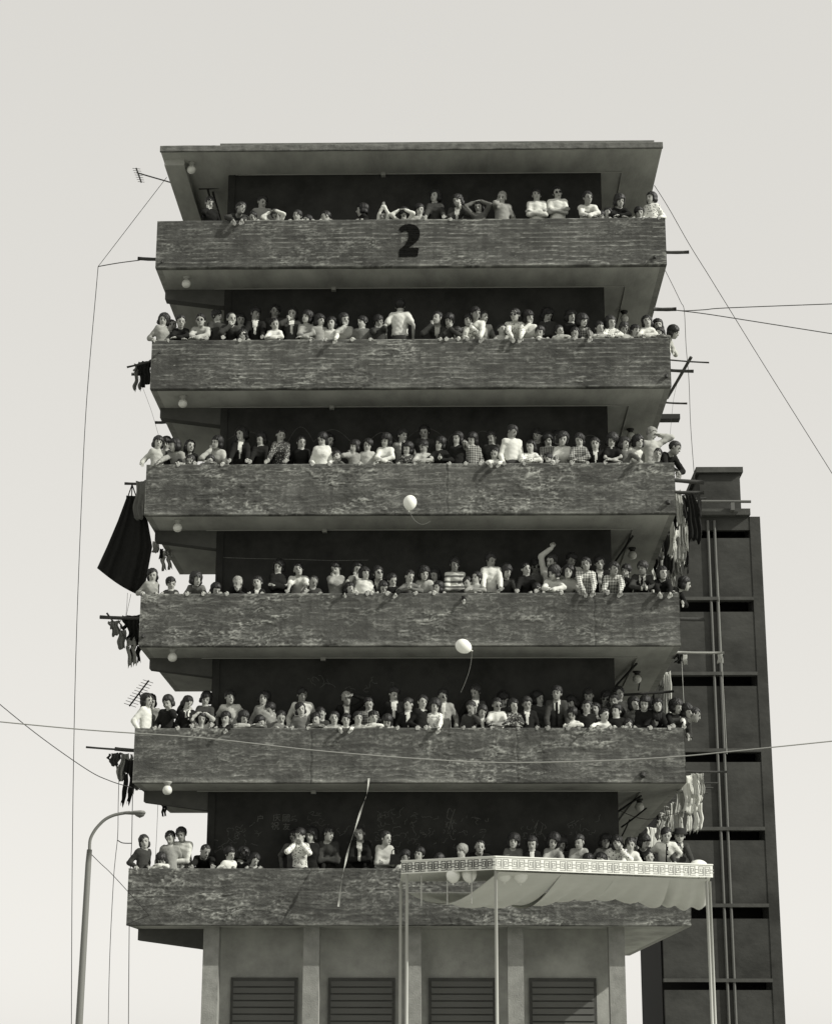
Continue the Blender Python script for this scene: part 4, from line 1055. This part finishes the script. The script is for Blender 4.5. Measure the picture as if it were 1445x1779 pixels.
for k, (u0, v0, u1, v1, Y, tn, kd) in enumerate(((1172, 850, 1182, 905, .8, 'l', 'towel'), (1177, 858, 1190, 935, 1.0, 'g', 'shirt'), (1186, 868, 1196, 968, 1.2, 'w', 'trousers'), (1166, 905, 1177, 960, 1.6, 'w', 'towel'),
        (1158, 925, 1172, 985, 2.0, 'd', 'shirt'), (1178, 930, 1188, 968, 1.1, 'l', 'towel'), (1150, 950, 1164, 1010, 2.8, 'l', 'trousers'), (1142, 965, 1156, 1020, 3.4, 'k', 'shirt'), (1158, 960, 1168, 1030, 2.5, 'g', 'towel'), (1134, 985, 1146, 1030, 4.4, 'l', 'trousers'), (1150, 1000, 1160, 1040, 3.2, 'k', 'towel'))):
    for du, dv, dy, tt, kk in ((0, 0, 0, tn, kd), (5, 14, .25, 'kldwg'[k % 5], ('trousers', 'towel', 'shirt')[k % 3])) if k < 9 else ((0, 0, 0, tn, kd),):
     cloth(kk, u0+du, v0+dv, u1+du, v1+dv*.6, Y+dy, tt, {'w': 'white', 'l': 'pale', 'g': 'grey', 'd': 'dark', 'k': 'black'}[tt]+' '+{'towel': 'cloth', 'shirt': 'shirt', 'trousers': 'trousers'}[kk]+' in the thick tangle of washing by the rear block')
cloth('shirt', 1189, 857, 1209, 930, .7, 'k', 'large black garment hanging from lower dark pole')
cloth('shirt', 1173, 1136, 1191, 1150, 1.0, 'k', 'dark bundle under the pale pole')
cloth('towel', 1185, 1137, 1193, 1152, .8, 'l', 'pale glove-like scrap under the pale pole')
cloth('towel', 1247, 1136, 1255, 1150, .7, 'l', 'single pale sock at the tip of the pale pole')
cloth('towel', 1153, 1165, 1167, 1235, 3.2, 'l', 'long white sheet behind women in dark coats')
cloth('trousers', 1146, 1175, 1156, 1225, 4.0, 'm', 'grey trousers behind the long white sheet')
for k, (u0, v0, u1, v1, Y, tn, kd) in enumerate(((1186, 1345, 1202, 1404, .8, 'w', 'towel'), (1202, 1343, 1212, 1378, .7, 'w', 'shirt'), (1211, 1343, 1220, 1376, .7, 'l', 'towel'), (1203, 1375, 1216, 1433, .9, 'w', 'trousers'), (1176, 1380, 1186, 1440, 1.3, 'l', 'towel'),
        (1165, 1395, 1175, 1438, 1.8, 'w', 'towel'), (1157, 1400, 1168, 1440, 2.3, 'l', 'shirt'), (1150, 1412, 1160, 1438, 2.8, 'w', 'towel'), (1144, 1425, 1154, 1455, 3.2, 'l', 'trousers'), (1128, 1437, 1144, 1470, 3.6, 'w', 'shirt'))):
    for du, dv, dy, tt, kk in ((0, 0, 0, tn, kd), (-6, 12, .25, 'lw'[k % 2], ('trousers', 'towel', 'shirt')[k % 3])) if k < 8 else ((0, 0, 0, tn, kd),):
     cloth(kk, u0+du, v0+dv, u1+du, v1+dv*.5, Y+dy, tt, {'w': 'white', 'l': 'pale'}[tt]+' '+{'towel': 'cloth', 'shirt': 'shirt', 'trousers': 'trousers'}[kk]+' in the bright washing above the man in hat')
# strings of poles that carry the deeper washing along the side of the block
for k, (zl, ys) in enumerate(((ZT[2]-.35, (1.3, 2.0, 2.8, 3.6, 4.5)), (ZT[4]-.85, (1.3, 2.0, 2.8, 3.6)))):
    for y in ys: tag(MB().tube([(OUT, y, zl), (W+.75, y, zl+.03)], .018, 6).build('drying_pole', m_bamboo), ('pole in the thick tangle of washing beside the rear block', 'pole among white washing above the man in hat')[k], 'pole', 'poles jutting from the gallery sides')
# the great dark mat
def bigmat():
    Y = .9; nu, nv = 26, 24; V = []; Q = []
    L = [(221, 862), (205, 905), (186, 950), (169, 987)]; R_ = [(249, 862), (258, 910), (265, 950), (249, 1037)]
    def cur(P, t): 
        x = t*(len(P)-1); i = min(int(x), len(P)-2); f = x-i; return P[i][0]*(1-f)+P[i+1][0]*f, P[i][1]*(1-f)+P[i+1][1]*f
    for side in (0, 1):
        for j in range(nv+1):
            t = j/nv; a, b = cur(L, t), cur(R_, t)
            for i in range(nu+1):
                q = i/nu; u = a[0]+(b[0]-a[0])*q; v = a[1]+(b[1]-a[1])*q+5*math.sin(q*3.1)*t*t
                p = PY(u, v, Y+(.032*math.sin(q*34+2.2*math.sin(q*7)+t*1.6)+.03*math.sin(q*15+t*2))*(.3+.7*t)+.10*math.sin(q*5+t)*t+(.012 if side else 0)); V.append(tuple(p))
    m = (nu+1)*(nv+1)
    for j in range(nv):
        for i in range(nu):
            k = j*(nu+1)+i; Q.append((k, k+nu+1, k+nu+2, k+1)); Q.append((k+m, k+m+1, k+m+nu+2, k+m+nu+1))
    rim = list(range(nu+1))+[k*(nu+1)+nu for k in range(1, nv+1)]+[nv*(nu+1)+j for j in range(nu-1, -1, -1)]+[k*(nu+1) for k in range(nv-1, 0, -1)]
    for e in range(len(rim)): p, q = rim[e], rim[(e+1) % len(rim)]; Q.append((p, q, q+m, p+m))
    o = link('hanging_mat', mesh_np('hanging_mat', V, Q, [CL['k']], None, True)); tag(o, 'huge dark ribbed mat hung out from a pole', 'mat')
    h = MB()
    for u in (223, 229, 237): h.tube([PY(230, 842, .8), PY(u, 862, .9)], .012, 5)
    h.build('hanger_string', m_dark, o)
bigmat()
cloth('towel', 236, 834, 253, 900, .6, 'm', 'grey bundle squeezed between the dark mat and the parapet', name='hanging_bundle')

# ------------------------------------------------------------------ balloons and paper
m_bal = mat('white_balloon', .80, .35, .04, 4, spec=.5)
def balloon(u, v, Y, rx, rz, ang, label, string=None, grp=None):
    c = PY(u, v, Y); t = thing('balloon', label, 'balloon', tuple(c), grp); sc = (Y-CAMP[1])/FPX
    a, b = rx*sc, rz*sc; prof = []
    for k in range(13):
        w = math.pi*k/12; q = -math.cos(w); prof.append((max(a*math.sin(w)*(1-.10*(-q)*(1 if q < 0 else .3)), .001), b*q))
    s = MB().lathe(prof, n=24).build('skin', m_bal, t, True); s.rotation_euler = (0, math.radians(ang), 0)
    k = MB().lathe([(.012, -b-.025), (.006, -b-.012), (.014, -b+.004)], n=8).build('knot', m_bal, t, True); k.rotation_euler = (0, math.radians(ang), 0)
    if string: MB().tube(smoothpath([PY(x, y, Y)-c for x, y in string]), .0018, 4).build('string', mat('pale_string', .28, .9), t)
balloon(712, 873.5, -5.0, 12.3, 14.2, 6, 'higher white balloon with a curling string, drifting before a parapet', [(712, 888), (716, 898), (724, 907), (735, 911), (748, 905)])
balloon(805, 1123, -5.0, 12.8, 15.2, -62, 'lower white balloon tilted on its side, drifting before a parapet', [(819, 1130), (819, 1142), (815, 1165), (806, 1190), (800, 1203)])
P = smoothpath([PY(641, 1352, -.02), PY(637, 1380, -.1), PY(628, 1405, -.18), PY(617, 1440, -.25), PY(607, 1470, -.3), PY(600, 1500, -.36), PY(594, 1528, -.42), PY(588, 1575, -.45)], 5)
V = []; Q = []
for k, p in enumerate(P):
    w = .016; a = k*.55
    for sx, sy in ((-1, -.2), (1, -.2), (1, .2), (-1, .2)): V.append((p[0]+w*sx*math.cos(a)*.6+w*sx*.5, p[1]+w*sx*math.sin(a)+.008*sy, p[2]))
    if k:
        b = 4*(k-1)
        for e in range(4): Q.append((b+e, b+(e+1) % 4, b+4+(e+1) % 4, b+4+e))
tag(link('paper_streamer', mesh_np('paper_streamer', V, Q, [CL['l']], None, False)), 'thin pale paper streamer trailing down across the dark wall', 'streamer')

# ------------------------------------------------------------------ street lamp
Yl = -3.0; pa = PY(153, 1520, Yl); pb = PY(156.5, 1476, Yl)
sl_ = thing('street_lamp', 'street lamp with curved arm and flat head beside the block', 'street lamp', (pa[0], Yl, 0))
ll = lambda u, v: PY(u, v, Yl)-v3(pa[0], Yl, 0)
MB().tube([(-.03, 0, 0), (-.03, 0, .6), tuple(ll(154, 1500)), tuple(ll(156, 1476))], [.09, .065, .048, .042], 12).build('pole', mat('galvanised_steel', .16, .6), sl_, True)
MB().tube(smoothpath([ll(156, 1480), ll(157, 1460), ll(163, 1446), ll(172, 1434), ll(184, 1423), ll(199, 1416), ll(216, 1412.5), ll(226, 1411.5)]), .026, 10).build('arm', MATS['galvanised_steel'], sl_, True)
hd = MB(); c0, c1 = ll(214, 1412.5), ll(253, 1412)
def ringpts(c, ry, ru, rd, n=14):
    return [(c[0], c[1]+ry*math.cos(2*math.pi*j/n), c[2]+(ru if math.sin(2*math.pi*j/n) > 0 else rd)*math.sin(2*math.pi*j/n)) for j in range(n)]
secs = [(0, .02, .015, .02), (.2, .05, .02, .025), (.5, .10, .035, .03), (.8, .115, .04, .03), (.95, .09, .03, .025), (1, .03, .012, .012)]
for k, (t, ry, ru, rd) in enumerate(secs):
    hd.v += ringpts(c0+(c1-c0)*t, ry, ru, rd)
    if k:
        for j in range(14): hd.f.append([14*(k-1)+j, 14*(k-1)+(j+1) % 14, 14*k+(j+1) % 14, 14*k+j])
hd.f.append(list(range(13, -1, -1))); hd.f.append([14*(len(secs)-1)+j for j in range(14)])
lh = hd.build('lamp_head', MATS['galvanised_steel'], sl_, True)
ln = MB()
for k, (t, ry, z) in enumerate(((.52, .03, -.02), (.58, .085, -.045), (.75, .095, -.075), (.92, .075, -.05), (.97, .03, -.02))):
    ln.v += ringpts(c0+(c1-c0)*t+v3(0, 0, -.008), ry, .004, -z)
    if k:
        for j in range(14): ln.f.append([14*(k-1)+j, 14*(k-1)+(j+1) % 14, 14*k+(j+1) % 14, 14*k+j])
ln.build('lens', mat('lamp_lens', .12, .3, spec=.5), lh, True)

# ------------------------------------------------------------------ festival canopy
cor = PY(858.5, 1489, -7.0); zc = cor[2]; lft = PZ(697, 1497, zc); rgt = PZ(1237, 1503.5, zc)
canopy = thing('festival_canopy', 'white festival canopy edged with a key-pattern band', 'canopy', (cor[0], cor[1], 0))
cl_ = lambda p: np.asarray(p)-v3(cor[0], cor[1], 0)
FH = .172
m_band = mat('painted_band', .74, .9, .06, 3); m_key = mat('key_pattern_ink', .10, .9, .3, 20); m_keyp = mat('key_pattern_sunlit', .42, .9, .25, 20)  # second key ink is the sunlit-face copy, overexposure put into its colour
def key_mesh(w, hgt, m, nm):
    """one pair of mirrored square spirals joined by bars"""
    g = MB(); t = .0105; d = .004
    def seg(x0, z0, x1, z1): g.box(min(x0, x1)-t/2, max(x0, x1)+t/2, -d, .0, min(z0, z1)-t/2, max(z0, z1)+t/2)
    for q in (-1, 1):
        c = q*w*.215; hw = w*.165; hz = hgt*.36; sx = lambda v: c+q*v
        path = [(-hw*.15, -hz*.05), (hw*.35, -hz*.05), (hw*.35, hz*.5), (-hw*.6, hz*.5), (-hw*.6, -hz*.55), (hw*.95, -hz*.55), (hw*.95, hz), (-hw, hz), (-hw, -hz), (hw*.95, -hz)]
        for k in range(len(path)-1): seg(sx(path[k][0]), path[k][1], sx(path[k+1][0]), path[k+1][1])
    for z in (-.12, .12): seg(w*.40, hgt*z, w*.60, hgt*z)
    me = bpy.data.meshes.new(nm); me.from_pydata(g.v, [], g.f); me.materials.append(m); return me
def band(a, b, n, m, k):
    a, b = cl_(a), cl_(b); d = b-a; Ln = np.hypot(d[0], d[1]); an = math.atan2(d[1], d[0])
    f = MB().box(0, Ln, 0, .03, -FH, 0).build('fascia_band', m_band, canopy); f.location = a; f.rotation_euler = (0, 0, an)
    me = key_mesh(Ln/n, FH, m, 'key_motif')
    for i in range(n): o = link('key_motif', me, f, (Ln/n*(i+.44), -.0005, -FH/2))
    MB().box(-.004, Ln+.004, -.012, .042, .001, .018).build('band_trim', m_band, f)
band(lft, cor, 7, m_key, 0); band(cor+v3(.012, .0, 0), rgt, 14, m_keyp, 1)
bl, br = lft+v3(-.1, 3.2, .0), rgt+v3(.3, 2.6, .0)
rf = [cl_(p) for p in (lft, cor, rgt, br, bl)]; r0 = MB(); zt_ = .03
cen = sum(rf)/5+v3(0, 0, .02)
r0.v = [tuple(p+v3(0, .02, -.02)) for p in rf]+[tuple(cen+v3(0, 0, -.02))]+[tuple(p+v3(0, .02, -.0)) for p in rf]+[tuple(cen+v3(0, 0, 0))]
for k in range(5): r0.f += [[k, 5, (k+1) % 5], [6+k, 6+(k+1) % 5, 11], [k, (k+1) % 5, 6+(k+1) % 5, 6+k]]
r0.build('roof_cloth', mat('canopy_canvas', .70, .9, .08, 2), canopy)
m_cp = mat('canopy_pole_paint', .45, .6)
for p in (lft+v3(.08, .12, 0), cor+v3(.02, .16, 0), rgt+v3(-.08, .12, 0), bl, br):
    q = cl_(p); MB().tube([(q[0], q[1], 0), (q[0], q[1], q[2]-.02)], .022, 10).build('pole', m_cp, canopy, True)
for t in (.22, .5, .76):
    q = cl_(lft*(1-t)+cor*t)+v3(0, .1, 0); MB().tube([(q[0], q[1], q[2]-FH-.45), (q[0], q[1], q[2]-.03)], .008, 6).build('hanging_rod', m_cp, canopy)
# pale swags sagging under the roof cloth
for k, (t0, t1) in enumerate(((.02, .30), (.30, .55), (.55, .80), (.80, .98))):
    a0, a1 = cl_(cor)*(1-t0)+cl_(rgt)*t0, cl_(cor)*(1-t1)+cl_(rgt)*t1; b0, b1 = cl_(bl)*(1-t0)+cl_(br)*t0, cl_(bl)*(1-t1)+cl_(br)*t1
    V = []; Q = []; nu, nv = 20, 16
    for sd in (0, 1):
        for j in range(nv+1):
            for i in range(nu+1):
                p, q = i/nu, j/nv; P0 = (a0*(1-p)+a1*p)*(1-q)+(b0*(1-p)+b1*p)*q
                V.append((P0[0], P0[1]+.08, P0[2]-FH-.02-.34*math.sin(math.pi*q)*(.8+.2*math.sin(k*2+p*3))-.03*math.sin(p*19+k+2*q)*math.sin(math.pi*q)+(.01 if sd else 0)))
    m_ = (nu+1)*(nv+1)
    for j in range(nv):
        for i in range(nu):
            n0 = j*(nu+1)+i; Q.append((n0, n0+nu+1, n0+nu+2, n0+1)); Q.append((n0+m_, n0+m_+1, n0+m_+nu+2, n0+m_+nu+1))
    link('cloth_swag', mesh_np('cloth_swag', V, Q, [MATS['canopy_canvas']], None, True), canopy)
for u, v, r, tt in ((787, 1521, 12, 'first'), (815, 1519, 13, 'a'), (876, 1518, 13, ''), (904, 1520, 13, '')):
    balloon(u, v, -6.6, r, r*1.1, 0, 'white balloon bobbing under the key-pattern band', None, 'balloons under the canopy band')
balloon(1213, 1509, -5.3, 17, 15, 0, 'white balloon rising behind the end of the key-pattern band')

# handbag hugged by the woman in the light jumper
hb = PY(686, 1493, .12); t = thing('handbag', 'dark handbag held by the woman in light jumper', 'bag', tuple(hb-v3(0, 0, .12)))
b = MB(); b.hexa([(-.10, -.04, -.09), (.10, -.04, -.09), (-.10, .04, -.09), (.10, .04, -.09), (-.08, -.025, .09), (.08, -.025, .09), (-.08, .025, .09), (.08, .025, .09)]).v
b.v = [(x, y, z+.12) for x, y, z in b.v]; b.build('bag_body', CL['k'], t)
MB().tube(smoothpath([(-.06, 0, .20), (-.05, 0, .27), (0, 0, .30), (.05, 0, .27), (.06, 0, .20)]), .008, 6).build('handle', CL['k'], t)

# ------------------------------------------------------------------ chalk on the lowest wall and on the third
m_chalk = mat('chalk', .14, 1, .6, 40); m_chalk2 = mat('faint_chalk', .10, 1, .6, 40)
WALLS = [o for o in block.children if o.name.split('.')[0] == 'inner_wall']
def stroke(g, pts, w=.006):
    P = [PY(u, v, D-.004) for u, v in pts]; g.tube([tuple(p) for p in P], w, 4, True)
def scrib(i, items, m, name='chalk_mark'):
    for pts in items:
        g = MB(); stroke(g, pts); g.v = [(x, D-.0035+(y-(D-.004))*.25, z) for x, y, z in g.v]; g.build(name, m, WALLS[i])
def glyph(ch, u, v, size):
    c = bpy.data.curves.new('chalk_character', 'FONT'); c.body = ch; c.size = size; c.extrude = .001; c.offset = -.0
    o = bpy.data.objects.new('tmp', c); COL.objects.link(o); dg = bpy.context.evaluated_depsgraph_get(); me = bpy.data.meshes.new_from_object(o.evaluated_get(dg)); bpy.data.objects.remove(o)
    me.materials.clear(); me.materials.append(m_chalk); p = PY(u, v, D-.005)
    q = link('chalk_character', me, WALLS[5], (p[0], p[1]-.001, p[2])); q.rotation_euler = (math.pi/2, random.uniform(-.1, .1), 0)
for ch, u, v, sz in (('户', 446, 1427, .14), ('庆', 474, 1426, .15), ('國', 490, 1426, .15), ('祝', 471, 1441, .16), ('友', 491, 1441, .14)): glyph(ch, u, v, sz)
rs = random.Random(5)
def wig(u, v, n, st):
    a = rs.uniform(0, 6); P = [(u, v)]
    for k in range(n): a += rs.uniform(-1.6, 1.6); P.append((P[-1][0]+st*math.cos(a), P[-1][1]+st*.8*math.sin(a)))
    return P
its = []
for (u0, v0, u1, v1, n) in ((372, 1432, 460, 1480, 26), (505, 1412, 560, 1436, 16), (660, 1410, 735, 1470, 46), (745, 1420, 860, 1470, 30), (900, 1420, 950, 1460, 14), (985, 1420, 1040, 1450, 12), (570, 1430, 660, 1480, 16)):
    for k in range(n): its.append(wig(rs.uniform(u0, u1), rs.uniform(v0, v1), rs.randint(3, 7), rs.uniform(2, 4.5)))
scrib(5, its, m_chalk2)
scrib(5, [[(779, 1405), (776, 1420), (783, 1425), (790, 1406)], [(783, 1425), (780, 1440)], [(783, 1425), (786, 1441)], [(776, 1412), (781, 1404), (786, 1410)], [(927, 1440), (935, 1425), (943, 1432), (938, 1450), (928, 1447), (933, 1430)]], m_chalk)
arcs = []
for x0, x1, h in ((390, 470, 15), (500, 545, 22), (545, 610, 18), (640, 690, 14), (700, 780, 20), (775, 810, 14), (815, 862, 16), (1005, 1045, 10)):
    arcs.append([(x0+(x1-x0)*t/12, 768-h*math.sin(math.pi*t/12)*1.2) for t in range(13)])
scrib(2, arcs, m_chalk2)
scrib(3, [[(370, 968), (430, 970), (520, 972), (580, 974), (640, 973)]], m_chalk, 'wall_conduit')
scrib(4, [wig(rs.uniform(520, 700), rs.uniform(1180, 1210), 5, 5) for k in range(12)], m_chalk2)
